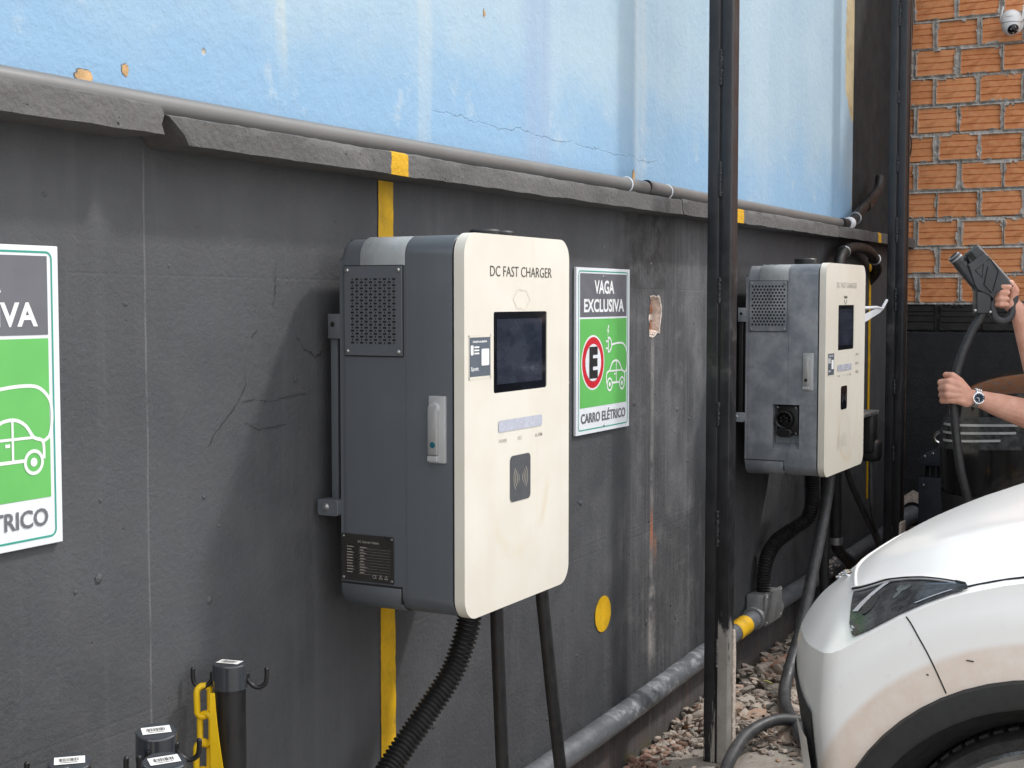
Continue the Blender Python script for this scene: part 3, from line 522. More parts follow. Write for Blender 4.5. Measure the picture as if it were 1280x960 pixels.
# ------------------------------------------------------------------ brick wall at the far end
bw = thing('brick_wall', 'orange hollow clay brick wall with rough mortar, black below', 'wall', (8.2, -1, 0))
BX = 8.092; PZ = .1555; BL, BH = .2165, .1375; Z00 = 1.531; PY = .2325; YMIN = -3.4
def brick_mesh(k):
    bm = B(); rr = random.Random(k); n = 4
    prof = [(0, .006), (.004, 0)]
    for g in (.25, .5, .75):
        z = BH * g + rr.uniform(-.006, .006); prof += [(z - .004, 0.), (z - .0015, .0055), (z + .0015, .0055), (z + .004, 0.)]
    prof += [(BH - .004, 0), (BH, .006)]
    cols = []
    for j in range(n + 1):
        y = -BL / 2 + BL * j / n; e = .004 if j in (0, n) else 0
        cols.append([bm.verts.new((d + e + rr.uniform(-.0012, .0012), y + rr.uniform(-.002, .002), z - BH / 2 + rr.uniform(-.001, .001))) for z, d in prof])
    for A, C in zip(cols, cols[1:]):
        for i in range(len(prof) - 1): bm.faces.new((A[i], C[i], C[i + 1], A[i + 1]))
    for ring in (cols[0], cols[-1]):
        bk = [bm.verts.new((.06, v.co.y, v.co.z)) for v in (ring[0], ring[-1])]; bm.faces.new([*ring, bk[1], bk[0]])
    top = [c[-1] for c in cols]; bot = [c[0] for c in cols]
    for ring in (top, bot):
        bk = [bm.verts.new((.06, v.co.y, v.co.z)) for v in (ring[0], ring[-1])]; bm.faces.new([*ring, bk[1], bk[0]])
    bmesh.ops.recalc_face_normals(bm, faces=bm.faces); me = bpy.data.meshes.new('brick'); bm.to_mesh(me); bm.free(); me.shade_smooth(); me.set_sharp_from_angle(angle=R(30)); return me
bmeshes = [brick_mesh(k) for k in range(6)]; bblack = [m.copy() for m in bmeshes[:3]]
for m in bmeshes: m.materials.append(M['brick'])
for m in bblack: m.materials.append(M['blackbrick'])
rb = random.Random(5); cells = []
for r in range(-1, 15):
    off = (-.112 if r % 2 == 0 else -.224) + .004 * r; y = off + PY; zc = Z00 + (r + .5) * PZ; j = 0
    y = off + PY - PY / 2
    while y > YMIN:
        L_ = 1.
        yc = y + rb.uniform(-.006, .006); z = zc + rb.uniform(-.003, .003)
        if yc - BL / 2 < -.012:
            o = bpy.data.objects.new('brick', rb.choice(bblack if r < 0 else bmeshes)); COL.objects.link(o)
            o.location = (BX + rb.uniform(0, .006), yc, z); o.rotation_euler = (rb.gauss(0, .007), 0, rb.gauss(0, .012)); o.parent = bw; o.matrix_parent_inverse = Matrix.Translation(-Vector(bw['_loc']))
            cells.append((yc, z))
        y -= PY
bm = B(); ny, nzz = 400, 250; z0, z1 = Z00 - PZ, Z00 + 15 * PZ; y0, y1 = .0, -1.7; grid = []
rowmap = {}
for yc, z in cells: rowmap.setdefault(round((z - Z00) / PZ - .5), []).append((yc, z))
for i in range(ny + 1):
    row = []
    for j in range(nzz + 1):
        y = y0 + (y1 - y0) * i / ny; z = z0 + (z1 - z0) * j / nzz; d = 1.
        rr = math.floor((z - Z00) / PZ); inside = -1.
        for yc, zc in rowmap.get(rr, ()):
            t = min(BL / 2 - abs(y - yc), BH / 2 - abs(z - zc))
            if t > inside: inside = t
        lip = .016 * max(0, nz((y, z, 0), 13) + .35 * nz((y, z, 4), 45))
        x = 8.128 if inside > .004 + lip else (8.098 + .012 * nz((y, z, 0), 26) + .005 * nz((y, z, 2), 80) - (.012 if inside > -.002 else 0))
        row.append(bm.verts.new((x, y, z)))
    grid.append(row)
for i in range(ny):
    for j in range(nzz): bm.faces.new((grid[i][j], grid[i + 1][j], grid[i + 1][j + 1], grid[i][j + 1]))
obj('mortar', bm, M['mortar'], bw, 0, False)
bm = B(); bx2(bm, (8.13, YMIN, Z00 - PZ), (8.3, 0.3, 4.4)); obj('wall_core', bm, M['mortar'], bw, 0)
bm = B(); bx2(bm, (8.075, YMIN, -.1), (8.29, -.002, Z00 - PZ - .004), .004)
tag(obj('plaster_base', bm, M['plaster'], bw, 0), 'black plaster covering the foot of the wall')

# ------------------------------------------------------------------ steel columns
def steel_column(x0, label, smear):
    t = thing('steel_column', label, 'column', (x0 + .034, -.254, 0), 'black welded steel columns')
    x1 = x0 + .068; ym = -.2565; top = 4.4
    for a, b in ((-.213, ym + .0032), (ym - .0032, -.295)):
        bm = B(); bx2(bm, (x0, min(a, b), 0), (x1, max(a, b), top), .004, 3); obj('steel_channel', bm, M['col'], t)
    bm = B(); bx2(bm, (x0 + .004, ym - .003, 0), (x1 - .004, ym + .003, top)); obj('seam_filler', bm, M['gap'], t, 0)
    rw = random.Random(int(x0 * 10))
    z = .25 + rw.uniform(0, .2)
    while z < 3.6:
        bm = B(); L_ = rw.uniform(.06, .13); n = int(L_ / .007)
        for k in range(n):
            vv = bmesh.ops.create_icosphere(bm, subdivisions=1, radius=rw.uniform(.0055, .0085))['verts']
            for v in vv: v.co = Vector((x0 - .0008 + v.co.x * .55, ym + v.co.y + rw.uniform(-.0015, .0015), z + k * .007 + v.co.z))
        obj('weld_bead', bm, M['col'], t, 60); z += rw.uniform(.3, .42)
    if smear:
        bm = B(); n = 22; A = []
        for i in range(n + 1):
            z = .005 + (.445 - .005) * i / n; w = .014 + .004 * nz((z, 0, 0), 9) - .010 * max(0, (i - n * .8) / (n * .2)); A.append([bm.verts.new(p) for p in ((x1 - .018, -.2951, z), (x1 - .018, -.300 - .001 * nz((z, 1, 1), 30), z), (x1 + w - .006, -.300 - .0015 * nz((z, 2, 1), 30), z), (x1 + w - .006, -.296, z))])
        for P_, Q_ in zip(A, A[1:]):
            for k in range(4): bm.faces.new((P_[k], P_[(k + 1) % 4], Q_[(k + 1) % 4], Q_[k]))
        bm.faces.new(A[0]); bm.faces.new(A[-1]); obj('cement_smear', bm, M['rough'], t, 60)
    else:
        bm = B(); bx2(bm, (x1 - .010, -.2985, .0), (x1 + .004, -.2952, 3.6), .001); obj('rusty_edge', bm, M['rust'], t)
        bm = B(); vs = box(bm, (x0 + .02, -.302, .36), (.10, .012, .22), .004)
        for v in vs: v.co.x += .012 * nz(v.co, 11); 
        obj('cement_smear', bm, M['rough'], t)
    return t
steel_column(4.447, 'black welded steel column between the two chargers, its foot splashed with pale cement', True)
steel_column(6.95, 'black welded steel column behind the second charger, next to the orange brick wall', False)
bm = B()
for k in range(5):
    pts = [(7.90 - k * .004, -.05 - .012 * k, 4.2), (7.90, -.052 - .012 * k - .006 * (k % 2), 3.2), (7.9, -.050 - .010 * k, 2.75), (7.9, -.045 - .008 * k, 2.4), (7.95, -.035, 2.1 - .05 * k)]
    tube(bm, smooth_path(pts, 8), .011, 8)
tube(bm, smooth_path([(7.9, -.05, 2.5), (7.9, -.085, 2.47), (7.9, -.11, 2.42), (7.9, -.105, 2.34), (7.9, -.07, 2.27), (7.9, -.05, 2.24)], 6), .004, 6)
tag(obj('cable_bundle', bm, M['rubber'], None, 60), 'black cable bundle hanging beside the brick wall edge', 'cables')

# ------------------------------------------------------------------ grey pipe lying on the coping
pipe = thing('conduit_pipe', 'long grey plastic pipe lying on the coping, snapped in two', 'pipe', (4, -.05, 1.91))
for pts in ([(-4, -.045, 1.903), (1.6, -.045, 1.904), (2.8, -.045, 1.907), (4.02, -.045, 1.913), (4.315, -.045, 1.914)], [(4.335, -.042, 1.920), (4.7, -.045, 1.915), (5.6, -.045, 1.913), (6.74, -.045, 1.914)]):
    bm = B(); P_ = smooth_path(pts, 10); tube(bm, P_, .0225, 24, False)
    for end, nxt in ((P_[0], P_[1]), (P_[-1], P_[-2])):
        d = (nxt - end).normalized(); tube(bm, [end, end + d * .03], .019, 24, False)
    obj('pipe_length', bm, M['pvc'], pipe)
bm = B(); cyl(bm, (4.307, -.045, 1.914), (4.329, -.045, 1.916), .018); obj('broken_core', bm, M['black'], pipe)
for x in (4.16, 4.50):
    bm = B(); tube(bm, [(x, -.045 + .0245 * math.cos(a), 1.9135 + .0245 * math.sin(a)) for a in [R(-60 + 300 * k / 20) for k in range(21)]], .0024, 8); obj('pipe_clip', bm, M['swhite'], pipe)
elb = thing('black_conduit', 'short black conduit with coupling rising from the pipe end to the far column', 'pipe', (7.1, -.07, 1.95))
bm = B(); tube(bm, smooth_path([(6.70, -.055, 1.915), (6.80, -.06, 1.916), (6.87, -.065, 1.935), (7.0, -.07, 1.99), (7.2, -.075, 2.065), (7.33, -.075, 2.12), (7.38, -.07, 2.18)], 8), .024, 16); obj('hose', bm, M['rubber'], elb)
bm = B(); d = Vector((.2, -.005, .075)).normalized(); c = Vector((7.13, -.073, 2.035)); cyl(bm, c - d * .06, c + d * .06, .029); obj('coupling', bm, M['blackp'], elb)
bm = B(); cyl(bm, (6.775, -.06, 1.913), (6.83, -.062, 1.920), .030); obj('white_tape', bm, M['swhite'], elb)
bm = B(); tube(bm, [(6.90, -.068 + .028 * math.cos(a), 1.945 + .028 * math.sin(a)) for a in [2 * math.pi * k / 16 for k in range(16)]], .004, 6, closed=True); obj('clip', bm, M['zinc'], elb)
el2 = thing('bent_conduit', 'black bent conduit looping over the top of the second charger', 'pipe', (6.9, -.07, 1.8))
bm = B(); tube(bm, smooth_path([(6.52, -.08, 1.45), (6.53, -.08, 1.62), (6.58, -.08, 1.735), (6.70, -.08, 1.79), (6.9, -.08, 1.805), (7.15, -.075, 1.795), (7.35, -.06, 1.75), (7.46, -.04, 1.70), (7.5, .02, 1.64)], 8), .026, 16); obj('hose', bm, M['rubber'], el2)
for p, t in (((6.66, -.08, 1.777), (.8, 0, .45)), ((7.32, -.063, 1.758), (.8, .05, -.25))):
    t = Vector(t).normalized(); a = t.orthogonal().normalized(); b = t.cross(a); bm = B(); tube(bm, [V3(p) + (a * math.cos(q) + b * math.sin(q)) * .028 for q in [2 * math.pi * k / 16 for k in range(16)]], .005, 6, closed=True); obj('clip', bm, M['zinc'], el2)

# ------------------------------------------------------------------ floor pipe with junction box
fp = thing('floor_pipe', 'thick grey pipe along the foot of the dark wall ending in an elbow', 'pipe', (5, -.06, .2))
P_ = smooth_path([(-3, -.045, .14), (2.5, -.045, .17), (3.46, -.045, .195), (4.07, -.045, .208), (4.87, -.045, .240), (5.4, -.045, .259), (5.78, -.045, .268), (6.9, -.045, .277), (7.95, -.045, .290)], 10)
bm = B(); tube(bm, P_, .0375, 28); obj('pipe_length', bm, M['pipe'], fp)
bm = B(); tube(bm, smooth_path([(7.86, -.045, .289), (7.98, -.055, .30), (8.03, -.085, .33), (8.09, -.12, .345)], 6), .052, 20); obj('pipe_elbow', bm, M['pipe'], fp)
bm = B(); tube(bm, [(5.235, -.045, .2535), (5.37, -.045, .2582)], .0388, 28, False); obj('paint_band', bm, M['yellow'], fp)
bm = B()
for k in range(40):
    x = rh.uniform(6.5, 6.95); a = R(rh.uniform(60, 190)); vv = bmesh.ops.create_icosphere(bm, subdivisions=1, radius=rh.uniform(.006, .016))['verts']
    for v in vv: v.co = Vector((x + v.co.x, -.045 + .0375 * math.cos(a) + v.co.y * .4, .272 + .0375 * math.sin(a) + v.co.z * .5))
tag(obj('mortar_splash', bm, M['rough'], fp, 60), kind='stuff')
jb = thing('junction_box', 'square cast aluminium junction box on the floor pipe', 'box', (5.6, -.04, .25))
bm = B(); bx2(bm, (5.505, -.078, .236), (5.705, -.004, .352), .006, 2); obj('box_body', bm, M['alu'], jb)
bm = B(); bx2(bm, (5.498, -.092, .230), (5.712, -.079, .358), .004, 2); obj('box_lid', bm, M['alu'], jb)
for xa, xb in ((5.465, 5.505), (5.705, 5.74)):
    bm = B(); cyl(bm, (xa, -.045, .262), (xb, -.045, .264), .046); obj('pipe_collar', bm, M['alu'], jb)
for x in (5.512, 5.698):
    for z in (.242, .346):
        bm = B(); lathe(bm, [(0, .004), (.006, .003), (.007, 0)], (x, -.092, z), 'Y', 10); obj('screw', bm, M['steel'], jb)
bm = B()
vv = [bm.verts.new((8.072, -.115 + .105 * math.cos(2 * math.pi * k / 24) * (1 + .3 * nz((k * .7, 0, 0), 1)), .35 + .12 * math.sin(2 * math.pi * k / 24) * (1 + .3 * nz((k * .7, 5, 0), 1)))) for k in range(24)]
vi = [bm.verts.new((8.066, -.115 + .066 * math.cos(2 * math.pi * k / 24), .348 + .068 * math.sin(2 * math.pi * k / 24))) for k in range(24)]
for k in range(24): bm.faces.new((vv[k], vv[(k + 1) % 24], vi[(k + 1) % 24], vi[k]))
obj('broken_plaster_ring', bm, M['rough'], bw, 0)

# ------------------------------------------------------------------ signs
def sign(x0, z0, label):
    w, h = .405, .511; y = -.006
    t = thing('parking_sign', label, 'sign', (x0 + w / 2, 0, z0 + h / 2), 'reserved electric car parking signs')
    S = lambda a, b, d: (x0 + a, y - .005 - d, z0 + b)
    bm = B(); bx2(bm, (x0, y - .005, z0), (x0 + w, -.002, z0 + h), .001, 1); obj('sign_board', bm, M['swhite'], t)
    def plate(name, a0, a1, b0, b1, m, d, r=.0):
        bm = B(); pts = rrect(a0, a1, b0, b1, r, 5) if r else [(a0, b0), (a1, b0), (a1, b1), (a0, b1)]; bm.faces.new([bm.verts.new(S(a, b, d)) for a, b in pts]); return obj(name, bm, m, t, 0)
    bm = B(); stroke(bm, rrect(.016, w - .016, .014, h - .011, .012, 6), .0035, S, 0, .0006, True); obj('border_line', bm, M['sframe'], t, 0)
    plate('header_panel', .026, w - .026, h - .151, h - .0175, M['sgrey'], .0007); plate('green_panel', .026, w - .026, .082, h - .157, M['green'], .0007)
    text('VAGA', M['wprint'], t, S, .128, h - .080, .150, .0425, .0014, bold=.03)
    text('EXCLUSIVA', M['wprint'], t, S, .052, h - .137, .304, .0415, .0014, bold=.03)
    text('CARRO EL\u00c9TRICO', M['sgrey'], t, S, .034, .034, w - .068, .0385, .0014, bold=.02)
    cx, cz = .119, h - .292
    for nm, r, m, d in (('badge_rim', .085, M['paper'], .0010), ('badge_ring', .079, M['sred'], .0016), ('badge_face', .0575, M['swhite'], .0022)):
        bm = B(); bm.faces.new([bm.verts.new(S(cx + r * math.cos(R(a)), cz + r * math.sin(R(a)), d)) for a in range(0, 360, 6)]); obj(nm, bm, m, t, 0)
    text('E', M['sblack'], t, S, cx - .030, cz - .049, .062, .098, .0030, bold=.06)
    # plug, lead and car drawn in white line
    k = .006; ox, oz = .214, h - .362; bm = B()
    car = [(.008, .0), (.006, .022), (.012, .034), (.030, .040), (.050, .063), (.070, .070), (.092, .069), (.112, .058), (.128, .038), (.146, .032), (.150, .020), (.150, .0)]
    stroke(bm, [(ox + p.x, oz + p.y) for p in smooth_path([(p[0], p[1], 0) for p in car], 3)], k, S, 0, .0013)
    stroke(bm, [(ox + .052, oz), (ox + .106, oz)], k, S, 0, .0013); stroke(bm, [(ox + .034, oz + .038), (ox + .126, oz + .038)], k * .8, S, 0, .0014); stroke(bm, [(ox + .082, oz + .069), (ox + .082, oz)], k * .8, S, 0, .0015); stroke(bm, [(ox + .066, oz + .028), (ox + .076, oz + .028)], k, S, 0, .0015)
    for wx in (.031, .127):
        stroke(bm, arc(ox + wx, oz - .004, .019, 0, 360, 28)[:-1], k, S, 0, .0016, True); bm.faces.new([bm.verts.new(S(ox + wx + .0075 * math.cos(R(a)), oz - .004 + .0075 * math.sin(R(a)), .0016)) for a in range(0, 360, 20)])
    lead = [(.046, .122), (.10, .126), (.14, .122), (.165, .100), (.170, .070), (.164, .040), (.150, .030)]
    stroke(bm, [(ox + p.x, oz + p.y) for p in smooth_path([(a, b, 0) for a, b in lead], 5)], k, S, 0, .0012)
    px, pz = ox + .024, oz + .122
    stroke(bm, [(px - .006, pz - .022), (px - .006, pz + .022), (px + .004, pz + .022), (px + .017, pz + .012), (px + .020, pz), (px + .017, pz - .012), (px + .004, pz - .022)], k, S, 0, .0017, True)
    for s in (-.011, .011): stroke(bm, [(px - .022, pz + s), (px - .006, pz + s)], k, S, 0, .0012)
    bm.faces.new([bm.verts.new(S(px + a, pz + b, .0013)) for a, b in ((-.004, .062), (-.015, .041), (-.006, .043), (-.012, .026), (.002, .047), (-.007, .046), (.003, .062))])
    obj('car_pictogram', bm, M['wprint'], t, 0, False)
    for a, b in ((w / 2, .018), (w / 2 - .006, h - .026)):
        bm = B(); lathe(bm, [(0, .002), (.003, .0015), (.004, 0)], S(a, b, .001), 'Y', 10); obj('nail', bm, M['steel'], t)
    return t
sign(1.391, 1.131, 'large green and white electric car parking sign cut off at the left edge')
sign(3.871, 1.138, 'green and white electric car parking sign just right of the near charger')

# ------------------------------------------------------------------ chargers
Q = .9826
def fx(x): return x * Q
def fz(z): return 1.55 + (z - 1.55) * Q
def charger(x0, x1, label, body, crm, second):
    z0, z1 = .876, 1.690; yb, ys, yf, yp = -.066, -.238, -.350, -.380
    t = thing('ev_charger', label, 'charger', ((x0 + x1) / 2, 0, z0), 'wall mounted fast chargers'); cr = .045
    F = FRONT(0); xs = x0
    bm = B(); prism(bm, rrect(x0, x1, z0, z1 - .003, cr, 8), F, -ys - .001, -yf, .002, 1); prism(bm, rrect(x0 + .0015, x1 - .0015, z0 + .0015, z1 - .008, cr, 8), F, -ys - .002, -yb, .018, 4)
    bo = obj('housing', bm, body, t, 40)
    if second:
        c = B(); bx2(c, (x0 - .01, -.282, .972), (x0 + .045, -.178, 1.150)); 
        for v in c.verts:
            if v.co.x > x0 and v.co.z < 1.0: v.co.z += .028
        cut(bo, c)
    bm = B(); prism(bm, rrect(x0 + .006, x1 - .006, z0 + .006, z1 - .006, cr, 8), F, .349, .359); obj('dark_panel_gap', bm, M['black'], t, 0)  # black slab, its colour standing in for the shaded gap behind the panel
    bm = B(); prism(bm, rrect(x0 - .001, x1 + .001, z0 - .002, z1 + .001, .047, 10), F, .3555, -yp, .007, 4); fp_ = obj('front_panel', bm, crm, t, 40)
    sx = 0.0
    SD = SIDE(x0)
    # grey corner cover and lower end cap, wrapped round the rounded edges
    def wrap(name, ya, yb_, prof, m, th):
        bm = B(); P0 = [(a, b) for a, b in prof]; c = Vector((x0 + .1, 0, (z0 + z1) / 2)); n = len(P0); rings = []
        for y, k in ((ya, th - .002), (ya + .003 * (1 if yb_ > ya else -1), th), (yb_ - .003 * (1 if yb_ > ya else -1), th), (yb_, th - .002)):
            rings.append([bm.verts.new((a + nx * k, y, b + nz_ * k)) for (a, b), (nx, nz_) in zip(P0, normals_(P0))])
        for A, C in zip(rings, rings[1:]):
            for i in range(n - 1): bm.faces.new((A[i], A[i + 1], C[i + 1], C[i]))
        obj(name, bm, m, t, 40)
    def normals_(P0):
        out = []
        for i in range(len(P0)):
            a = Vector(P0[max(0, i - 1)]); b = Vector(P0[min(len(P0) - 1, i + 1)]); d = (b - a).normalized(); out.append((-d.y, d.x))
        return out
    topc = [(x0, z1 - .066)] + [(x0 + cr - cr * math.cos(R(a)), z1 - .004 - cr + cr * math.sin(R(a))) for a in range(0, 91, 10)] + [(x0 + .10, z1 - .004)]
    wrap('corner_cover', -.120, -.234, topc, M['cover'], .0005)
    botc = [(x0 + .2, z0), (x0 + .1, z0)] + [(x0 + cr - cr * math.sin(R(a)), z0 + cr - cr * math.cos(R(a))) for a in range(0, 91, 10)] + [(x0, .930)]
    wrap('end_cap', -.068, -.222, botc, body, .0022)
    bm = B(); bx2(bm, (x0 - .0006, -.0675, .9302), (x0 + .01, -.224, .9335)); bx2(bm, (x0 - .0006, -.2225, .896), (x0 + .01, -.2245, .9335)); obj('cap_seam', bm, M['gap'], t, 0)
    # vent plate
    bm = B(); prism(bm, rrect(-.229, -.081, 1.4305, 1.6225, .002, 2), SD, .0, .0035, .0008, 1); vp = obj('vent_plate', bm, body, t)
    bm = B(); stroke(bm, rrect(-.2300, -.0800, 1.4295, 1.6235, .002, 2), .0022, SD, 0, .0008, True); obj('plate_shadow_gap', bm, M['gap'], t, 0, False)
    bm = B(); rows = 22; zt, zb = 1.5945, 1.458
    if not second:
        for r in range(rows):
            z = zt - (zt - zb) * r / (rows - 1)
            for c in range(10):
                k = c % 2 if r % 2 else 1 - c % 2
                y = -.097 - (c + .5) * .0118; w = .0086 if k == 0 else .0028
                bm.faces.new([bm.verts.new(SD(y + a * w / 1, z + b * .0018, .0039)) for a, b in ((-.5, -1), (-.35, -1.15), (.35, -1.15), (.5, -1), (.5, 1), (.35, 1.15), (-.35, 1.15), (-.5, 1))])
    else:
        for r in range(13):
            z = 1.602 - .0122 * r
            for c in range(10):
                y = -.094 - c * .0132 - (.0066 if r % 2 else 0); bm.faces.new([bm.verts.new(SD(y + .0044 * math.cos(R(a)), z + .0044 * math.sin(R(a)), .0039)) for a in range(0, 360, 45)])
    tag(obj('vent_slots', bm, M['black'], vp, 0, False), kind='stuff')
    for y in (-.0895, -.2205):
        for z in (1.6135, 1.4395):
            bm = B(); lathe(bm, [(0, .0045), (.003, .004), (.0045, .002), (.005, 0)], (x0 - .0035, y, z), 'X', 12); obj('screw', bm, M['steel'], vp)
    # lock handle
    hz0, hz1 = (1.207, 1.349); hy0, hy1 = -.295, -.336
    h = B(); prism(h, rrect(hy1, hy0, hz0, hz1, .003, 3), SD, 0, .006, .002, 2); hd = obj('lock_handle', h, M['silver'], t)
    h = B(); lathe(h, [(.0, .013), (.012, .012), (.014, .008), (.0145, 0)], (x0, -.3095, 1.322), 'X', 24); obj('pivot', h, M['silver'], hd)
    h = B(); prism(h, rrect(-.3205, -.2965, 1.224, 1.328, .003, 3), SD, .006, .0135, .003, 2); obj('lever', h, M['lever'], hd)
    h = B(); lathe(h, [(0, .0015), (.006, .001), (.0065, 0)], (x0 - .0135, -.3095, 1.246), 'X', 20); obj('push_button', h, M['teal'] if not second else M['blackp'], hd)
    h = B(); prism(h, rrect(-.320, -.297, 1.211, 1.2225, .001, 2), SD, .006, .0150, .001, 1); obj('release_tab', h, M['silver'], hd)
    # bracket on the wall behind
    bm = B(); bx2(bm, (x0 + .012, -.052, 1.075), (x0 + .020, -.034, 1.515), .001); bx2(bm, (x0 + .02, -.066, 1.075), (x1 - .02, -.052, 1.515), .002); obj('wall_rail', bm, body if not second else M['blackp'], t)
    bm = B(); bx2(bm, (x0 + .002, -.066, 1.466), (x0 + .012, -.034, 1.520), .001); obj('bracket_tab', bm, body, t)
    bm = B(); prism(bm, rrect(-.066, -.012, 1.077, 1.113, .006, 3), SIDE(x0 - .012), -.03, .0, .001, 1); obj('bracket_tab', bm, body, t)
    bm = B(); lathe(bm, [(0, .0055), (.005, .005), (.007, .001), (.009, 0)], (x0 - .0125, -.034, 1.096), 'X', 14); obj('bolt', bm, M['zinc'], t)
    bm = B(); lathe(bm, [(0, .002), (.005, .001), (.006, 0)], (x0 + .002, -.046, 1.497), 'X', 14); obj('bolt', bm, M['black'], t)
    # caps on top
    for a, b in ((.50, .645), (.66, .785)) if not second else ((.10, .25),):
        bm = B(); xa, xb = x0 + a * (x1 - x0), x0 + b * (x1 - x0); lathe(bm, [(0, .024), ((xb - xa) / 2 - .004, .024), ((xb - xa) / 2, .020), ((xb - xa) / 2, -.004)], ((xa + xb) / 2, -.27, z1 - .004), 'Z', 24); obj('top_gland', bm, M['blackp'], t)
    # -------- front
    FP = FRONT(yp); D = .0008
    def rr(name, a0, a1, b0, b1, r, m, d, parent=None):
        bm = B(); bm.faces.new([bm.verts.new(FP(a, b, d)) for a, b in rrect(a0, a1, b0, b1, r, 6)]); return obj(name, bm, m, parent or t, 0)
    def ex(x): return fx(x) if not second else x * Q
    off = 0 if not second else 2.775
    if not second: sc = (fx(2.728), fx(2.988), fz(1.345), fz(1.524))
    else: sc = (5.557 * Q, 5.797 * Q, fz(1.351), fz(1.530))
    c = B(); prism(c, rrect(sc[0], sc[1], sc[2], sc[3], .006, 5), F, .3775, .40); cut(fp_, c)
    s_ = B(); s_.faces.new([s_.verts.new((a, -.3782, b)) for a, b in rrect(sc[0] - .003, sc[1] + .003, sc[2] - .003, sc[3] + .003, .003, 3)]); so = obj('screen', s_, M['glass'], t, 0)
    s_ = B(); s_.faces.new([s_.verts.new((a, -.3787, b)) for a, b in ((sc[0] + .017, sc[2] + .018), (sc[1] - .022, sc[2] + .018), (sc[1] - .022, sc[3] - .016), (sc[0] + .017, sc[3] - .016))]); obj('display', s_, M['disp'], so, 0)
    if not second:
        text('DC FAST CHARGER', M['txtdark'], t, FP, fx(2.712), fz(1.602), .295, .0225, D, bold=-.004)
        rr('status_light', fx(2.748), fx(2.962), fz(1.257), fz(1.283), .006, M['led'], .0012)
        for s, a, w in (('POWER', 2.752, .036), ('DC1', 2.842, .018), ('ALARM', 2.926, .036)): text(s, M['txtgrey'], t, FP, fx(a), fz(1.233), w, .008, D, bold=.01)
        n_ = rr('card_reader', fx(2.803), fx(2.903), fz(1.094), fz(1.199), .012, M['nfc'], .0010); cx, cz = fx(2.853), fz(1.146); bm = B()
        for r in (.009, .017, .025, .033):
            for a in (0, 180): stroke(bm, arc(cx, cz, r, a - 42, a + 42, 10, r * 1.05), .0032, FP, 0, .0018)
        obj('wave_symbol', bm, M['txtlight'], n_, 0, False)
        # ghost of a removed emblem
        bm = B(); stroke(bm, [(fx(2.86) + .037 * math.cos(R(a)) * (1 + .07 * math.cos(R(6 * a))), fz(1.5515) + .022 * math.sin(R(a)) * (1 + .09 * math.cos(R(6 * a + 40)))) for a in range(0, 360, 8)], .0018, FP, 0, D, True); obj('emblem_outline', bm, M['faint'], t, 0, False)
        st = (fx(2.620), fx(2.712), fz(1.386), fz(1.470))
    else:
        text('DC FAST CHARGER', M['txtgrey'], t, FP, 5.528 * Q, fz(1.598), .300, .0215, D, bold=0)
        bm = B(); stroke(bm, [(5.66 * Q + a, fz(1.552) + b) for a, b in ((-.018, 0), (-.010, -.014))], .004, FP, 0, D); stroke(bm, [(5.66 * Q + a, fz(1.552) + b) for a, b in ((.018, 0), (.010, -.014))], .004, FP, 0, D); stroke(bm, arc(5.66 * Q, fz(1.540), .007, 200, 340, 8), .003, FP, 0, D); obj('emblem', bm, M['txtdark'], t, 0, False)
        scribble(M['txtdark'], t, FP, 5.637 * Q, fz(1.556), .05, .011, D, 5)
        rr('status_light', 5.553 * Q, 5.763 * Q, fz(1.268), fz(1.293), .003, M['led'], .0012)
        for s, a, w in ((5, 5.556, .036), (1, 5.65, .010), (2, 5.69, .014), (4, 5.725, .036)): scribble(M['txtgrey'], t, FP, a * Q, fz(1.245), w, .008, D, s, seed=s)
        for k, s in enumerate((3, 4, 5)): scribble(M['txtgrey'], t, FP, 5.83 * Q, fz(1.320 - .036 * k), .05, .014, D, s, seed=s + 3)
        n_ = rr('card_reader', 5.607 * Q, 5.700 * Q, fz(1.112), fz(1.206), .012, M['glass'], .0010); bm = B(); cx, cz = 5.653 * Q, fz(1.158)
        for r in (.010, .018, .026):
            for a in (0, 180): stroke(bm, arc(cx, cz, r, a - 40, a + 40, 10), .0034, FP, 0, .0018)
        obj('wave_symbol', bm, M['nfc'], n_, 0, False)
        bm = B(); stroke(bm, arc(5.67 * Q, fz(1.005), .085, -60, 140, 30), .0028, FP, 0, D); stroke(bm, [(5.60 * Q, fz(1.02)), (5.60 * Q, fz(1.05))], .012, FP, 0, D); obj('worn_emblem', bm, M['faint'], t, 0, False)
        scribble(M['faint'], t, FP, 5.565 * Q, fz(.955), .15, .065, D, 8, 'worn_lettering', 4)
        st = (5.414 * Q, 5.500 * Q, fz(1.258), fz(1.342))
    so = rr('sticker', st[0], st[1], st[2], st[3], .002, M['sticker'], .0008); w, h = st[1] - st[0], st[3] - st[2]
    bm = B(); 
    for a0, a1, b0, b1 in ((-.03, 1.03, 1., 1.06), (-.03, 1.03, -.08, 0), (-.04, 0, -.08, 1.06), (1., 1.04, -.08, 1.06)): bm.faces.new([bm.verts.new(FP(st[0] + w * a, st[2] + h * b, .0005)) for a, b in ((a0, b0), (a1, b0), (a1, b1), (a0, b1))])
    obj('sticker_border', bm, M['faint'], so, 0)
    bm = B()
    for a0, a1, b0, b1 in ((.05, .18, .55, .80), (.56, .93, .27, .70)): bm.faces.new([bm.verts.new(FP(st[0] + w * a, st[2] + h * b, .0012)) for a, b in rrect(a0, a1, b0, b1, .03, 3)])
    for k in range(3): bm.faces.new([bm.verts.new(FP(st[0] + w * a, st[2] + h * b, .0012)) for a, b in ((.22, .73 - .08 * k), (.45, .73 - .08 * k), (.45, .77 - .08 * k), (.22, .77 - .08 * k))])
    obj('sticker_print', bm, M['wprint'], so, 0)
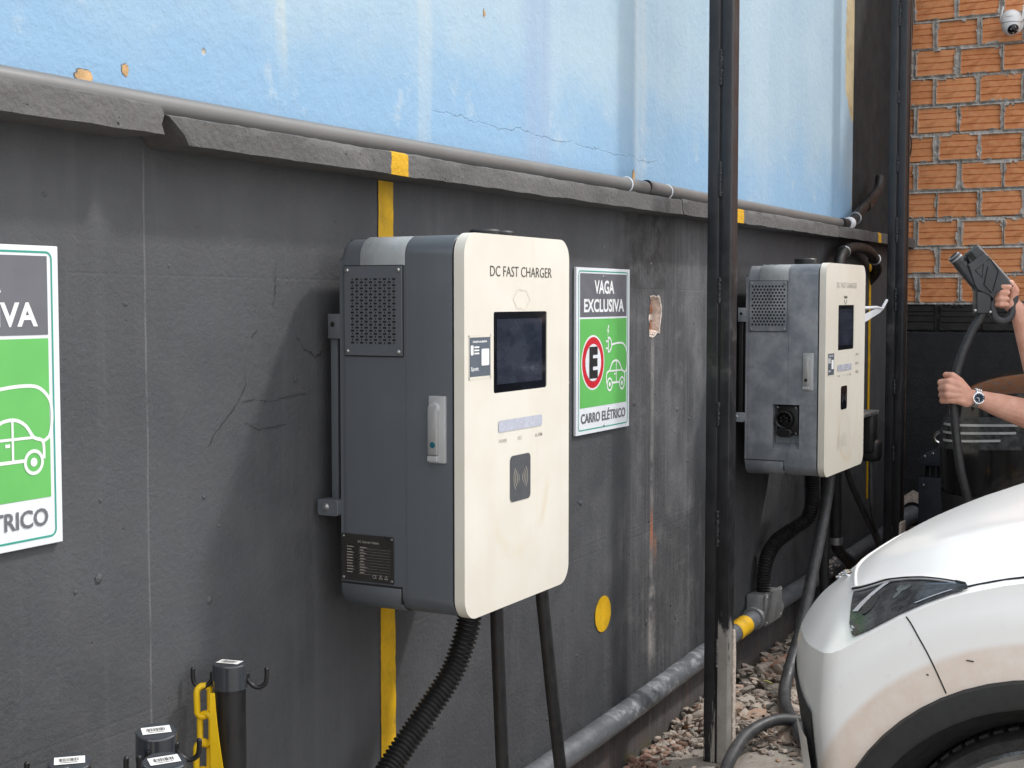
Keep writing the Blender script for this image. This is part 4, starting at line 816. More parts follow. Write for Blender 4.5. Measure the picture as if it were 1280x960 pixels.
    scribble(M['wprint'], so, FP, st[0] + w * .15, st[2] + h * .86, w * .68, h * .06, .0012, 14)
    text('Spott', M['wprint'], so, FP, st[0] + w * .06, st[2] + h * .12, w * .36, h * .13, .0012, bold=.02)
    if not second:
        bm = B(); prism(bm, rrect(-.204, -.068, .938, 1.040, .002, 2), SD, 0, .0015, .0004, 1); npl = obj('nameplate', bm, M['plate'], t)
        text('DC Charging Station', M['txtlight'], npl, SD, -.112, 1.0205, .054, .0068, .002, flip=-1, bold=.02); rr_ = random.Random(2); bm = B()
        for k in range(10):
            z = 1.0115 - .0062 * k
            bm.faces.new([bm.verts.new(SD(a, b, .002)) for a, b in ((-.083, z), (-.083 - rr_.uniform(.010, .022), z), (-.097, z + .0021), (-.083, z + .0021))])
            bm.faces.new([bm.verts.new(SD(a, b, .002)) for a, b in ((-.117, z), (-.117 - rr_.uniform(.008, .024), z), (-.127, z + .0021), (-.117, z + .0021))])
            bm.faces.new([bm.verts.new(SD(a, b, .0019)) for a, b in ((-.113, z - .0016), (-.196, z - .0016), (-.196, z - .0012), (-.113, z - .0012))])
        obj('plate_print', bm, M['txtlight'], npl, 0, False)
        text('CE', M['txtlight'], npl, SD, -.150, .9465, .010, .008, .002, flip=-1, bold=.0)
        bm = B()
        for y in (-.171, -.185): stroke(bm, [(y - .004, .947), (y + .004, .947), (y, .9545)], .0012, SD, 0, .002, True)
        obj('warning_symbols', bm, M['txtlight'], npl, 0, False)
        for y in (-.0735, -.1985):
            for z in (.9435, 1.0345):
                bm = B(); lathe(bm, [(0, .003), (.0025, .0025), (.0035, 0)], (x0 - .0015, y, z), 'X', 12); obj('screw', bm, M['steel'], npl)
    else:
        sk = B(); bx2(sk, (x0 + .028, -.270, 1.03), (x0 + .043, -.185, 1.145), .004); so = obj('socket_plate', sk, M['blackp'], t)
        sk = B(); lathe(sk, [(.024, -.01), (.027, .030), (.031, .034), (.034, .030), (.034, -.01)], (x0 + .025, -.2225, 1.092), 'X', 28); 
        for a in (90, 210, 330, 30, 150): lathe(sk, [(0, .026), (.0042, .026), (.0048, -.01)], (x0 + .025, -.2225 + .013 * math.cos(R(a)), 1.092 + .013 * math.sin(R(a))), 'X', 10)
        obj('round_socket', sk, M['blackp'], so)
        sk = B(); prism(sk, rrect(-.254, -.193, 1.025, 1.058, .016, 8), SIDE(x0 + .03), 0, .034, .003, 2); so2 = obj('oval_socket', sk, M['blackp'], so)
        sk = B(); sk.faces.new([sk.verts.new(SIDE(x0 + .03)(a, b, .0347)) for a, b in rrect(-.247, -.200, 1.031, 1.052, .010, 6)]); obj('socket_hollow', sk, M['black'], so, 0)
        for y, z in ((-.190, 1.137), (-.262, 1.137), (-.263, 1.037)):
            bm = B(); lathe(bm, [(0, .006), (.004, .0055), (.0055, .002), (.006, 0)], (x0 + .028, y, z), 'X', 12); obj('screw', bm, M['steel'], so)
    return t
charger(2.555, 3.053, 'near cream fronted slate grey fast charger with large landscape screen on the dark wall', M['box'], M['cream'], False)
charger(5.283, 5.872, 'far cream fronted fast charger with dusty grey side and a recessed socket', M['boxw'], M['cream2'], True)

# ------------------------------------------------------------------ conduits and cables
def corrugated(name, label, pts, r, pitch, smooth_ends=()):
    P0 = smooth_path(pts, 30); L = [0.]
    for a, b in zip(P0, P0[1:]): L.append(L[-1] + (b - a).length)
    def at(s):
        for i in range(len(L) - 1):
            if L[i + 1] >= s: return P0[i].lerp(P0[i + 1], (s - L[i]) / max(1e-9, L[i + 1] - L[i]))
        return P0[-1]
    n = int(L[-1] / pitch * 5); Pn = [at(L[-1] * i / n) for i in range(n + 1)]; rr = [r * (1 + .13 * (1 if math.sin(2 * math.pi * i / 5 + .3) > 0 else -1) * min(1, abs(math.sin(2 * math.pi * i / 5 + .3)) * 1.6)) for i in range(n + 1)]
    bm = B(); tube(bm, Pn, rr, 20); return tag(obj(name, bm, M['rubber'], None, 50), label, 'conduit')
corrugated('corrugated_conduit', 'black corrugated conduit curving down from under the near charger', [(2.90, -.205, .93), (2.895, -.2, .84), (2.885, -.195, .77), (2.850, -.175, .675), (2.785, -.14, .585), (2.70, -.105, .49), (2.60, -.09, .40), (2.5, -.075, .28), (2.46, -.07, .19)], .0265, .0108)
corrugated('corrugated_conduit', 'black corrugated conduit running from the far charger into the junction box', [(5.745, -.2, .92), (5.75, -.2, .79), (5.755, -.2, .70), (5.755, -.18, .64), (5.73, -.12, .592), (5.665, -.065, .535), (5.61, -.048, .455), (5.60, -.045, .348)], .0285, .0105)
def cable(label, pts, r, m='rubber', name='cable', n=10):
    bm = B(); tube(bm, smooth_path(pts, n), r, 14); return tag(obj(name, bm, M[m], None, 60), label, 'cable')
cable('thick black charging cable hanging straight down from the middle of the near charger', [(3.02, -.2, .92), (3.025, -.2, .75), (3.04, -.2, .55), (3.055, -.2, .37), (3.06, -.21, .2), (3.02, -.25, .06), (2.8, -.36, .02), (2.3, -.45, .02)], .0165, name='charging_cable')
cable('thick black charging cable slanting down from the right end of the near charger', [(2.985, -.34, .93), (2.99, -.34, .86), (3.02, -.34, .72), (3.065, -.34, .52), (3.125, -.335, .33), (3.19, -.34, .18), (3.2, -.38, .06), (3.0, -.5, .02), (2.5, -.6, .02)], .0155, name='charging_cable')
cable('dusty grey hose falling from the far charger onto the gravel', [(5.82, -.26, .92), (5.79, -.26, .78), (5.70, -.255, .60), (5.60, -.25, .44), (5.45, -.25, .25), (5.28, -.255, .12), (5.16, -.275, .075), (5.0, -.33, .055), (4.85, -.41, .05), (4.65, -.52, .04), (4.6, -.7, .03)], .024, 'rubberw', 'charging_cable')
cable('dark cable hanging straight down behind the grey hose at the far charger', [(6.13, -.15, 1.0), (6.14, -.15, .8), (6.145, -.15, .55), (6.14, -.15, .3), (6.14, -.18, .12), (6.1, -.3, .06)], .022, 'rubber', 'charging_cable')
cable('dusty hose looping across the ground in front of the column and past the bumper', [(4.10, -.40, .02), (4.30, -.345, .03), (4.42, -.325, .045), (4.58, -.325, .075), (4.74, -.37, .085), (4.88, -.45, .06), (5.1, -.6, .05), (5.4, -.8, .03)], .021, 'rubberw', 'hose')
c_ = thing('bent_drain_hose', 'thin black hose with a metal clamp bending under the far charger', 'hose', (6.5, -.12, .3))
bm = B(); tube(bm, smooth_path([(6.42, -.12, .95), (6.42, -.12, .75), (6.43, -.12, .57), (6.437, -.12, .44), (6.51, -.12, .375), (6.72, -.125, .285), (6.84, -.13, .22), (6.9, -.14, .08)], 10), .026, 14); obj('hose', bm, M['rubber'], c_, 60)
bm = B(); tube(bm, [(6.435, -.12, .425), (6.435, -.12, .458)], .031, 16); obj('hose_clamp', bm, M['zinc'], c_)
# holstered connector on the right of the far charger
hol = thing('holstered_connector', 'black charging connector parked on the right side of the far charger with its lead', 'connector', (6.2, -.28, .9))
bm = B(); box(bm, (6.285, -.30, .965), (.075, .07, .19), .02, 3, None); box(bm, (6.30, -.31, .885), (.085, .085, .10), .022, 3); obj('connector_body', bm, M['blackp'], hol)
bm = B(); bx2(bm, (5.874, -.335, 1.045), (6.33, -.265, 1.062), .003); obj('holster_plate', bm, M['zinc'], hol)
bm = B(); tube(bm, smooth_path([(6.30, -.31, .85), (6.30, -.31, .74), (6.32, -.31, .63), (6.42, -.31, .50), (6.56, -.31, .38), (6.7, -.34, .15)], 8), .0095, 10); obj('lead', bm, M['rubberw'], hol, 60)
hk = thing('cable_hook', 'white metal cable hook sticking out beside the far charger', 'hook', (6.3, -.3, 1.48))
bm = B(); tube(bm, [(5.95, -.30, 1.513), (6.40, -.30, 1.517), (6.50, -.30, 1.510), (6.585, -.30, 1.548)], .007, 8); obj('hook_arm', bm, M['swhite'], hk)
bm = B(); prism(bm, [(5.95, 1.42), (5.95, 1.455), (6.38, 1.512), (6.50, 1.505), (6.44, 1.492)], FRONT(-.296), 0, .008, .0005, 1); obj('hook_brace', bm, M['swhite'], hk)
# ------------------------------------------------------------------ posts with chain
def bollard(x, y, zt, ang, label, first=None, hooks=(0, 180), lean=0.):
    t = thing('chain_post', label, 'post', (x, y, 0), 'black plastic chain posts')
    def add(name, bm, m, parent, a=35):
        bmesh.ops.recalc_face_normals(bm, faces=bm.faces); me = bpy.data.meshes.new(name); bm.to_mesh(me); bm.free(); o = link(name, me, m, None, a); o.parent = parent; return o
    Z = zt; bm = B(); tube(bm, [(0, 0, .02), (0, 0, Z - .045)], .0305, 32); add('tube', bm, M['blackp'], t)
    bm = B(); lathe(bm, [(0, Z), (.030, Z - .0006), (.0325, Z - .0016), (.0338, Z - .0038), (.034, Z - .05), (.0305, Z - .051)], (0, 0, 0), 'Z', 36); cp = add('cap', bm, M['glosscap'], t, 30)
    bm = B(); lathe(bm, [(0, .03), (.04, .028), (.13, .012), (.15, 0)], (0, 0, 0), 'Z', 36); add('base', bm, M['blackp'], t)
    bm = B(); ca, sa = math.cos(R(ang)), math.sin(R(ang)); pts = [(-.0235, -.013), (.0235, -.013), (.0235, .013), (-.0235, .013)]
    rot = lambda a, b, d: (a * ca - b * sa, a * sa + b * ca, Z + d)
    bm.faces.new([bm.verts.new(rot(a * 1.0, b, .0008)) for a, b in pts]); lb = add('barcode_label', bm, M['paper'], cp, 0); bm = B(); rr = random.Random(int(x * 100)); a = -.016
    while a < .014:
        w = rr.choice((.0007, .0012, .0018)); bm.faces.new([bm.verts.new(rot(p, q, .0012)) for p, q in ((a, -.004), (a + w, -.004), (a + w, .007), (a, .007))]); a += w + rr.choice((.0008, .0014))
    bm.faces.new([bm.verts.new(rot(p, q, .0012)) for p, q in ((-.014, -.0085), (.012, -.0085), (.012, -.007), (-.014, -.007))]); add('barcode', bm, M['txtdark'], lb, 0)
    for h in hooks:
        bm = B(); d = Vector((math.cos(R(h)), math.sin(R(h)), 0)); path = [(.033, -.030), (.040, -.042), (.050, -.049), (.060, -.049), (.069, -.042), (.072, -.030), (.072, -.014)]
        tube(bm, smooth_path([d * a + Vector((0, 0, Z + b)) for a, b in path], 5), .0045, 10); vv = bmesh.ops.create_icosphere(bm, subdivisions=2, radius=.0045)['verts']; bmesh.ops.translate(bm, vec=d * .072 + Vector((0, 0, Z - .014)), verts=vv)
        box(bm, d * .034 + Vector((0, 0, Z - .026)), (.008, .008, .014), .002); add('chain_hook', bm, M['blackp'], t, 60)
    q_ = Vector((0, 0, 1)).rotation_difference(Vector((-.883 * lean + .2 * lean, -.469 * lean - .3 * lean, 1))); t.rotation_mode = 'QUATERNION'; t.rotation_quaternion = q_; t.location = Vector((x, y, zt)) - q_ @ Vector((0, 0, zt)); t.location.z = max(t.location.z, 0)
    return t
M['glosscap'] = mat("slate_plastic_cap", (.040, .046, .055), .14, var=.08, rv=.04, Coat_Weight=.6, Coat_Roughness=.08)
hd_ = -28 - 90 + 28
bollard(2.154, -.081, .845, -80, 'tallest looking black chain post with yellow chain on its hook', hooks=(-62, 118))
bollard(1.780, -.231, .833, -40, 'black chain post in the middle of the cluster, just behind another post', hooks=(-62, 200), lean=.16)
bollard(1.656, -.359, .838, -35, 'black chain post nearest the camera, overlapping the post behind it', hooks=(-62, 95), lean=.13)
bollard(1.626, -.190, .820, -45, 'black chain post at the far left of the cluster, only its cap showing', hooks=(-62, 110), lean=.14)
def chain(name, label, links, r=.0064, hl=.037, hw=.0195):
    t = thing(name, label, 'chain', links[0][0])
    for c, up, side in links:
        c, up, side = V3(c), V3(up).normalized(), V3(side).normalized(); pts = []
        for k in range(24):
            a = 2 * math.pi * k / 24; s = 1 if math.sin(a) > 0 else -1; pts.append(c + side * (hw - r) * math.cos(a) + up * ((hl - hw) * s + (hw - r) * math.sin(a)))
        bm = B(); tube(bm, pts, r, 10, closed=True); obj('chain_link', bm, M['yplastic'], t, 60)
rt_ = Vector((math.sin(R(28)), -math.cos(R(28)), 0)); fwh = Vector((math.cos(R(28)), math.sin(R(28)), 0))
hook_p = Vector((2.154, -.081, 0)) + Vector((math.cos(R(118)), math.sin(R(118)), 0)) * .054
links = []; z = .768
for k in range(13):
    links.append((hook_p + rt_ * (.004 * math.sin(k * 1.9) + .002) - fwh * .0 + Vector((0, 0, z)), (0.03 * math.sin(k), 0, 1), (rt_ * math.cos(.45 if k % 2 == 0 else -.35) + fwh * math.sin(.45 if k % 2 == 0 else -.35)))); z -= .0555
chain('plastic_chain', 'yellow plastic chain hanging from the tallest looking post', links)
bm = B(); n = 26; A = []
for i in range(n + 1):
    s = i / n; z = .795 - .75 * s; w0 = -.024 - .002 * s; w1 = -.021 + .0075 * s * 3 + .16 * s ** 1.6
    base = Vector((2.154, -.081, 0)) - fwh * .040; p0 = base + rt_ * (w0 - .006); p1 = base + rt_ * w1 
    A.append([bm.verts.new((*(p.xy - fwh.xy * d), z)) for p, d in ((p0, 0), (p1, .03 * s), (p1, .03 * s + .003), (p0, .003))])
for P_, Q_ in zip(A, A[1:]):
    for k in range(4): bm.faces.new((P_[k], P_[(k + 1) % 4], Q_[(k + 1) % 4], Q_[k]))
bm.faces.new(A[0]); bm.faces.new(A[-1][::-1])
tag(obj('plastic_flag', bm, M['yplastic'], None, 50), 'flat yellow plastic strip flaring down in front of the chained post', 'strip')

# ------------------------------------------------------------------ cars
def interp(tab, x):
    """monotone smooth lookup"""
    if x <= tab[0][0]: return tab[0][1]
    for i in range(len(tab) - 1):
        if x <= tab[i + 1][0]:
            x0, y0 = tab[i]; x1, y1 = tab[i + 1]; h = x1 - x0; d = (y1 - y0) / h
            def sl(j):
                if j <= 0 or j >= len(tab) - 1: return d
                a = (tab[j][1] - tab[j - 1][1]) / (tab[j][0] - tab[j - 1][0]); b = (tab[j + 1][1] - tab[j][1]) / (tab[j + 1][0] - tab[j][0])
                return 0 if a * b <= 0 else 2 * a * b / (a + b)
            m0, m1 = sl(i), sl(i + 1); t = (x - x0) / h
            return (2 * t ** 3 - 3 * t * t + 1) * y0 + (t ** 3 - 2 * t * t + t) * h * m0 + (-2 * t ** 3 + 3 * t * t) * y1 + (t ** 3 - t * t) * h * m1
    return tab[-1][1]
def car(c):
    xc, y0 = c['xc'], c['y0']; t = thing(c['name'], c['label'], c['cat'], (xc, y0 - 2.2, 0))
    um = lambda s: interp(c['plan'], s); zs = lambda s: interp(c['edge'], s); zc = lambda s: interp(c['crown'], s); ex = c.get('exp', 3)
    def top(s, q, dz=0.):                      # q in -1..1, -1 = near side
        z = zc(s) - (zc(s) - zs(s)) * abs(q) ** ex
        if 'fold' in c: f0, fh = c['fold']; z += fh * math.exp(-((abs(q) - f0) / .07) ** 2) * min(1, max(0, (s - .2) / .4))
        return Vector((xc + um(s) * q, y0 - s, z + dz))
    S = [0.0005, .004, .012, .025, .042, .06, .08, .1, .12, .14, .16, .18, .2, .22, .24, .26, .28, .30, .33, .36, .40, .45, .5, .55, .6, .66, .72, .8, .9, 1.0, 1.1, 1.2]
    hend = 1.2; NQ = 36
    # bonnet / top skin, with the lamp bays left in it
    bm = B(); G = [[bm.verts.new(top(s, -1 + 2 * j / NQ)) for j in range(NQ + 1)] for s in S]
    for A, C in zip(G, G[1:]):
        for j in range(NQ): bm.faces.new((A[j], A[j + 1], C[j + 1], C[j]))
    obj('bonnet', bm, c['paint'], t, 60)
    # side and front skin: plan outline pushed down through a height profile
    sill = c['sill']; ws, wr = c['wheel_s'], c['arch']
    S2 = S + [1.35, 1.6, 1.9, 2.2, 2.5, 2.8, 3.1, 3.35, 3.6, 3.8, 4.0, 4.15, c['length'] - .05, c['length']]
    extra = [ws + wr * 1.3 * (k / 30 - .5) * 2 for k in range(31)]; S2 = sorted(set([round(s, 4) for s in S2 + extra if s > 0]))
    rows = 34
    def wall(s, side, f, push=0.):
        ze = zs(min(s, hend)) if s <= hend else zs(hend) + .0 * (s - hend)
        z = ze + (sill - ze) * f; u = um(s); k = math.sin(min(1, f * 2.2) * math.pi / 2)
        bul = c['bulge'] * math.sin(min(f / .5, 1) * math.pi / 2) - c['tuck'] * max(0, f - .35) ** 1.5
        if s < .55: sh = c['under'] * max(0, f - .25) * (1 - s / .55)
        else: sh = 0
        r = math.hypot(s - ws, z - c['wheel_z']); fl = c.get('flare', 0) * max(0, min(1, (wr + .16 - r) / .035)) if r > wr * .6 else 0
        return Vector((xc + side * (u + (bul + fl) * min(1, s / .3) + push), y0 - s - sh + c.get('lip', 0) * math.sin(min(1, f / .12) * math.pi / 2) * max(0, 1 - s / .3), z))
    for side in (-1, 1):
        bm = B(); G = [[bm.verts.new(wall(s, side, (k / rows) ** 1.0)) for k in range(rows + 1)] for s in S2]
        wheels = (ws, ws + c['wheelbase'])
        for A, C in zip(G, G[1:]):
            for k in range(rows):
                q = (A[k], A[k + 1], C[k + 1], C[k]); m = sum((v.co for v in q), Vector()) / 4
                if any(math.hypot((y0 - m.y) - w, m.z - c['wheel_z']) < wr - .02 for w in wheels): continue
                bm.faces.new(q if side > 0 else q[::-1])
        bmesh.ops.delete(bm, geom=[v for v in bm.verts if not v.link_faces], context='VERTS')
        obj('body_side', bm, c['paint'], t, 50)
        for w in wheels:
            bm = B(); ri, ro = c['arch_in'], c['arch']; rings = []
            for r, p in ((ri - .05, -.10), (ri, -.012), (ri + .002, c.get('trim_out', .012)), (ri + .01, c.get('trim_out', .012) + .004), (ro - .006, c.get('trim_out', .012)), (ro, -.004)):
                ring = []
                for a in range(-24, 205, 6):
                    s = w - r * math.cos(R(a)); z = c['wheel_z'] + r * math.sin(R(a)); s_ = max(.02, s); ze = zs(min(s_, hend)); f = min(1.2, max(0, (ze - z) / (ze - sill))); pt = wall(s_, side, f); ring.append(bm.verts.new((pt.x + side * p, y0 - s, z)))
                rings.append(ring)
            for A, C in zip(rings, rings[1:]):
                for k in range(len(A) - 1): bm.faces.new((A[k], A[k + 1], C[k + 1], C[k]))
            obj('wheel_arch', bm, c['trim'], t, 50)
            bm = B(); lathe(bm, [(c['arch_in'] + .02, .02), (c['arch_in'] + .02, -.33), (0, -.33)], (xc + side * um(w), y0 - w, c['wheel_z']), (Vector((0, 1, 0)), Vector((0, 0, 1)), Vector((side, 0, 0))), 40); obj('wheel_well', bm, M['gap'], t, 50)
            ax = (Vector((0, 1, 0)), Vector((0, 0, 1)), Vector((side, 0, 0))); cx = xc + side * (um(w) - .045); rt = c['tyre']
            bm = B(); lathe(bm, [(rt - .036, .0), (rt - .033, .008), (rt - .022, .012), (rt - .010, .010), (rt - .003, .001), (rt, -.02), (rt + .001, -.10), (rt, -.18), (rt - .01, -.21), (rt - .1, -.22)], (cx, y0 - w, c['wheel_z']), ax, 64)
            for a in range(0, 360, 5):
                for hgt in (-.045, -.11, -.165):
                    p = Vector((cx + side * hgt, y0 - w + (rt + .002) * math.cos(R(a + hgt * 60)), c['wheel_z'] + (rt + .002) * math.sin(R(a + hgt * 60)))); box(bm, p, (.045, .008, .020), 0, 1, Matrix.Rotation(R(a + hgt * 60), 3, 'X'))
            wh = obj('wheel', bm, M['tyre'], t, 40)
            bm = B(); rr = rt - .034; lathe(bm, [(rr + .004, .004), (rr - .006, .012), (rr - .018, .004), (rr - .022, -.05), (.05, -.06), (0, -.06)], (cx, y0 - w, c['wheel_z']), ax, 48)
            for k in range(5):
                a = R(72 * k + 90)
                for da, dw in ((-.16, .02), (.16, .02)):
                    d = Vector((0, math.cos(a + da), math.sin(a + da))); p0 = Vector((cx - side * .014, y0 - w, c['wheel_z'])) + d * .04; p1 = Vector((cx - side * .004, y0 - w, c['wheel_z'])) + d * (rr - .01); tube(bm, [p0, p1], [.022, .018], 8)
            lathe(bm, [(0, .004), (.03, .002), (.045, -.01), (.05, -.05)], (cx - side * .004, y0 - w, c['wheel_z']), ax, 24); obj('rim', bm, M['rim'], wh, 40)
    # cabin
    cb = c['cabin']; L = c['length']; zb = zs(hend); bm = B(); gl = B()
    prof = [(hend - .05, zc(hend) - .01, um(hend) - .12), (cb[0], cb[3], um(2) - .22), (cb[1], cb[3] - .03, um(2) - .22), (cb[2], zb + .04, um(2.5) - .10)]
    for (s0, z0, u0), (s1, z1, u1) in ((prof[0], prof[1]), (prof[2], prof[3])): gl.faces.new([gl.verts.new(p) for p in ((xc - u0, y0 - s0, z0), (xc + u0, y0 - s0, z0), (xc + u1, y0 - s1, z1), (xc - u1, y0 - s1, z1))])
    for sd in (-1, 1): gl.faces.new([gl.verts.new((xc + sd * (u if z > zb + .1 else um(2) - .03), y0 - s, z)) for s, z, u in prof])
    bm.faces.new([bm.verts.new(p) for p in ((xc - prof[1][2], y0 - prof[1][0], prof[1][1]), (xc + prof[1][2], y0 - prof[1][0], prof[1][1]), (xc + prof[2][2], y0 - prof[2][0], prof[2][1]), (xc - prof[2][2], y0 - prof[2][0], prof[2][1]))]); bmesh.ops.solidify(bm, geom=bm.faces[:], thickness=.03)
    for sd in (-1, 1):
        for k in (0, 2): a, b = prof[k], prof[k + 1]; tube(bm, [(xc + sd * a[2], y0 - a[0], a[1]), (xc + sd * b[2], y0 - b[0], b[1])], .035, 8)
    obj('roof', bm, c['paint'], t, 40); obj('windows', gl, M['autoglass'], t, 0)
    bm = B(); SS = [hend + (L - hend) * k / 24 for k in range(25)]
    deck = [[bm.verts.new((xc + um(s) * q, y0 - s, zb + .02 * (1 - q * q))) for q in (-1, -.5, 0, .5, 1)] for s in SS]
    for A, C in zip(deck, deck[1:]):
        for j in range(4): bm.faces.new((A[j], A[j + 1], C[j + 1], C[j]))
    A = deck[-1]; lo = [bm.verts.new((v.co.x, v.co.y, sill)) for v in A]
    for j in range(4): bm.faces.new((A[j], A[j + 1], lo[j + 1], lo[j]))
    obj('waistline', bm, c['paint'], t, 60)
    bm = B(); ul = [(um(s), s) for s in (.12, .2, .3, .45, .7, L - .02)]; vs = [bm.verts.new((xc - (u - .04), y0 - s, sill + .02)) for u, s in ul] + [bm.verts.new((xc + (u - .04), y0 - s, sill + .02)) for u, s in ul[::-1]]; bm.faces.new(vs); obj('underbody', bm, M['gap'], t, 0)
    return t, top, wall, um, zs, zc
WC = dict(name='white_car', label='white car parked nose to the wall, dirty round its black wheel arch', cat='car', xc=3.80, y0=-.805, paint=M['white'], trim=M['trim'],
    plan=[(0, 0), (.004, .12), (.02, .27), (.05, .41), (.085, .52), (.125, .635), (.17, .745), (.205, .815), (.232, .868), (.250, .894), (.264, .903), (.285, .907), (.36, .911), (.45, .914), (.6, .915), (1.2, .918), (3.6, .915), (4.1, .88), (4.4, .80)],
    edge=[(0, .735), (.085, .760), (.17, .785), (.235, .805), (.27, .818), (.33, .858), (.43, .922), (.52, .964), (.66, 1.003), (.9, 1.03), (1.2, 1.045)],
    crown=[(0, .736), (.03, .785), (.07, .822), (.14, .882), (.2, .926), (.26, .960), (.37, 1.012), (.475, 1.048), (.6, 1.074), (.8, 1.10), (1.2, 1.135)],
    sill=.26, wheel_s=.725, wheel_z=.35, arch=.472, arch_in=.414, tyre=.353, wheelbase=2.65, length=4.4, bulge=.012, tuck=.10, under=.10, lip=.012, flare=.010, fold=(.60, .012), cabin=(1.95, 3.4, 4.2, 1.60))
wc, top, wall_, um_, zs_, zc_ = car(WC)
def on_top(t, top, pts, w, dz, name, m):
    bm = B(); P_ = [top(s, q, dz) for s, q in pts]; tube(bm, P_, w, 6); obj(name, bm, m, t, 60)
# headlight of the white car (near side and its mirror image)
for sd in (1, -1):
    bm = B(); n, k_ = 22, 10; G = []
    inner = [(.240, .735), (.28, .745), (.33, .77), (.38, .815), (.43, .865), (.48, .92), (.528, .972)]; outer = [(.275, .905), (.298, .975), (.33, .987), (.38, .988), (.43, .988), (.48, .988), (.532, .988)]
    def samp(tab, f): i = min(len(tab) - 2, int(f * (len(tab) - 1))); g = f * (len(tab) - 1) - i; return (tab[i][0] * (1 - g) + tab[i + 1][0] * g, tab[i][1] * (1 - g) + tab[i + 1][1] * g)
    for i in range(n + 1):
        a = samp(inner, i / n); b = samp(outer, i / n); G.append([(a[0] + (b[0] - a[0]) * j / k_, a[1] + (b[1] - a[1]) * j / k_) for j in range(k_ + 1)])
    H = [[bm.verts.new(top(s, -q * sd, .0045 + .006 * math.sin(math.pi * j / k_) )) for j, (s, q) in enumerate(r)] for r in G]
    for A, C in zip(H, H[1:]):
        for j in range(k_): bm.faces.new((A[j], A[j + 1], C[j + 1], C[j]))
    hl = obj('headlight', bm, M['lens'], wc, 60)
    def strip(f0, g0, f1, g1, w, m, name, dz=.0118):
        bm = B(); pts = []
        for k in range(9):
            f = f0 + (f1 - f0) * k / 8; g = g0 + (g1 - g0) * k / 8; a = samp(inner, f); b = samp(outer, f); pts.append((a[0] + (b[0] - a[0]) * g, a[1] + (b[1] - a[1]) * g, g))
        L_ = [bm.verts.new(top(s - w * .7, -(q - w * .6) * sd, .0068 + .006 * math.sin(math.pi * g))) for s, q, g in pts]; R_ = [bm.verts.new(top(s + w * .7, -(q + w * .6) * sd, .0068 + .006 * math.sin(math.pi * g))) for s, q, g in pts]
        for i in range(8): bm.faces.new((L_[i], R_[i], R_[i + 1], L_[i + 1]))
        obj(name, bm, m, hl, 60)
    strip(.10, .66, .33, .06, .0105, M['lensbar'], 'light_bar'); strip(.10, .93, .17, .90, .0045, M['lensbar'], 'light_bar'); strip(.09, .985, .14, .97, .0035, M['lensbar'], 'light_bar'); strip(.66, .93, .90, .88, .0035, M['lensbar'], 'light_bar')
    strip(.66, .35, .93, .40, .011, M['lampblue'], 'indicator')
    def spot(f, g, rs, rq, m, name, dz=.0005, n_=20, ex_=0):
        bm = B(); a = samp(inner, f); b = samp(outer, f); s0, q0 = a[0] + (b[0] - a[0]) * g, a[1] + (b[1] - a[1]) * g; lift = .0058 + .006 * math.sin(math.pi * g) + dz
        bm.faces.new([bm.verts.new(top(s0 + rs * math.cos(t) * (1 + ex_ * math.cos(3 * t)), -(q0 + rq * math.sin(t) * (1 + ex_ * math.cos(3 * t))) * sd, lift)) for t in [2 * math.pi * k / n_ for k in range(n_)]]); obj(name, bm, m, hl, 60)
    spot(.26, .52, .017, .042, M['bowl'], 'reflector_bowl'); spot(.50, .40, .014, .022, M['bowl2'], 'reflector', .0006, 24, .5)
    on_top(wc, top, [(p[0] - .006, -(p[1] - .012) * sd) for p in [samp(inner, k / 20) for k in range(21)]], .004, .005, 'lamp_seal', M['gap'])
    on_top(wc, top, [(p[0] - .013, -(p[1] - .022) * sd) for p in [samp(inner, k / 20) for k in range(20)]], .005, .004, 'bonnet_lip', M['white'])
    on_top(wc, top, [(p[0] + .002, -(p[1] + .012) * sd) for p in [samp(inner, k / 20) for k in range(19)]], .0022, .009, 'lamp_trim', M['lensbar'])
    on_top(wc, top, [(.243, -.722 * sd), (.228, -.685 * sd), (.207, -.625 * sd), (.185, -.545 * sd), (.167, -.45 * sd), (.155, -.33 * sd), (.149, -.2 * sd), (.147, 0)], .0045, .0005, 'bonnet_lip', M['white'])
    on_top(wc, top, [(.520 + .03 * k, -(.966 + .001 * min(k, 4)) * sd) for k in range(23)], .0028, .0, 'bonnet_gap', M['gap'])
    # gap between bumper skin and wing
    bm = B(); P_ = []
    for k in range(10):
        s = .415 + .085 * k / 9; ze = zs_(s); z = ze - .004 + (.772 - ze) * (k / 9); P_.append(wall_(s, -sd, (ze - z) / (ze - .26), .0006))
    tube(bm, P_, .0015, 6); obj('wing_gap', bm, M['gap'], wc, 60)
    for s_, z_, w_, h_ in ((.545, .838, .014, .0026), (.463, .800, .004, .003)):
        ze = zs_(s_); p = wall_(s_, -sd, (ze - z_) / (ze - .26), .0012); bm = B(); tube(bm, [p - Vector((0, w_ / 2, 0)), p + Vector((0, w_ / 2, .001))], h_ / 2, 6); obj('paint_scuff', bm, M['gap'], wc, 60)
    # black lower grille opening and white fang beside it
    def front_patch(s0, s1, z0, z1, push, name, m, skew=0.):
        bm = B(); G = []
        for i in range(11):
            s = s0 + (s1 - s0) * i / 10; r_ = []
            for j in range(9):
                ze = zs_(s); z = z1 + (z0 - z1) * j / 8; p = wall_(max(.001, s + skew * (z1 - z) / (z1 - z0)), -sd, (ze - z) / (ze - .26), 0); r_.append(bm.verts.new((p.x - sd * push * .6, p.y + push, p.z)))
            G.append(r_)
        for A, C in zip(G, G[1:]):
            for j in range(8): bm.faces.new((A[j], A[j + 1], C[j + 1], C[j]))
        obj(name, bm, m, wc, 60)
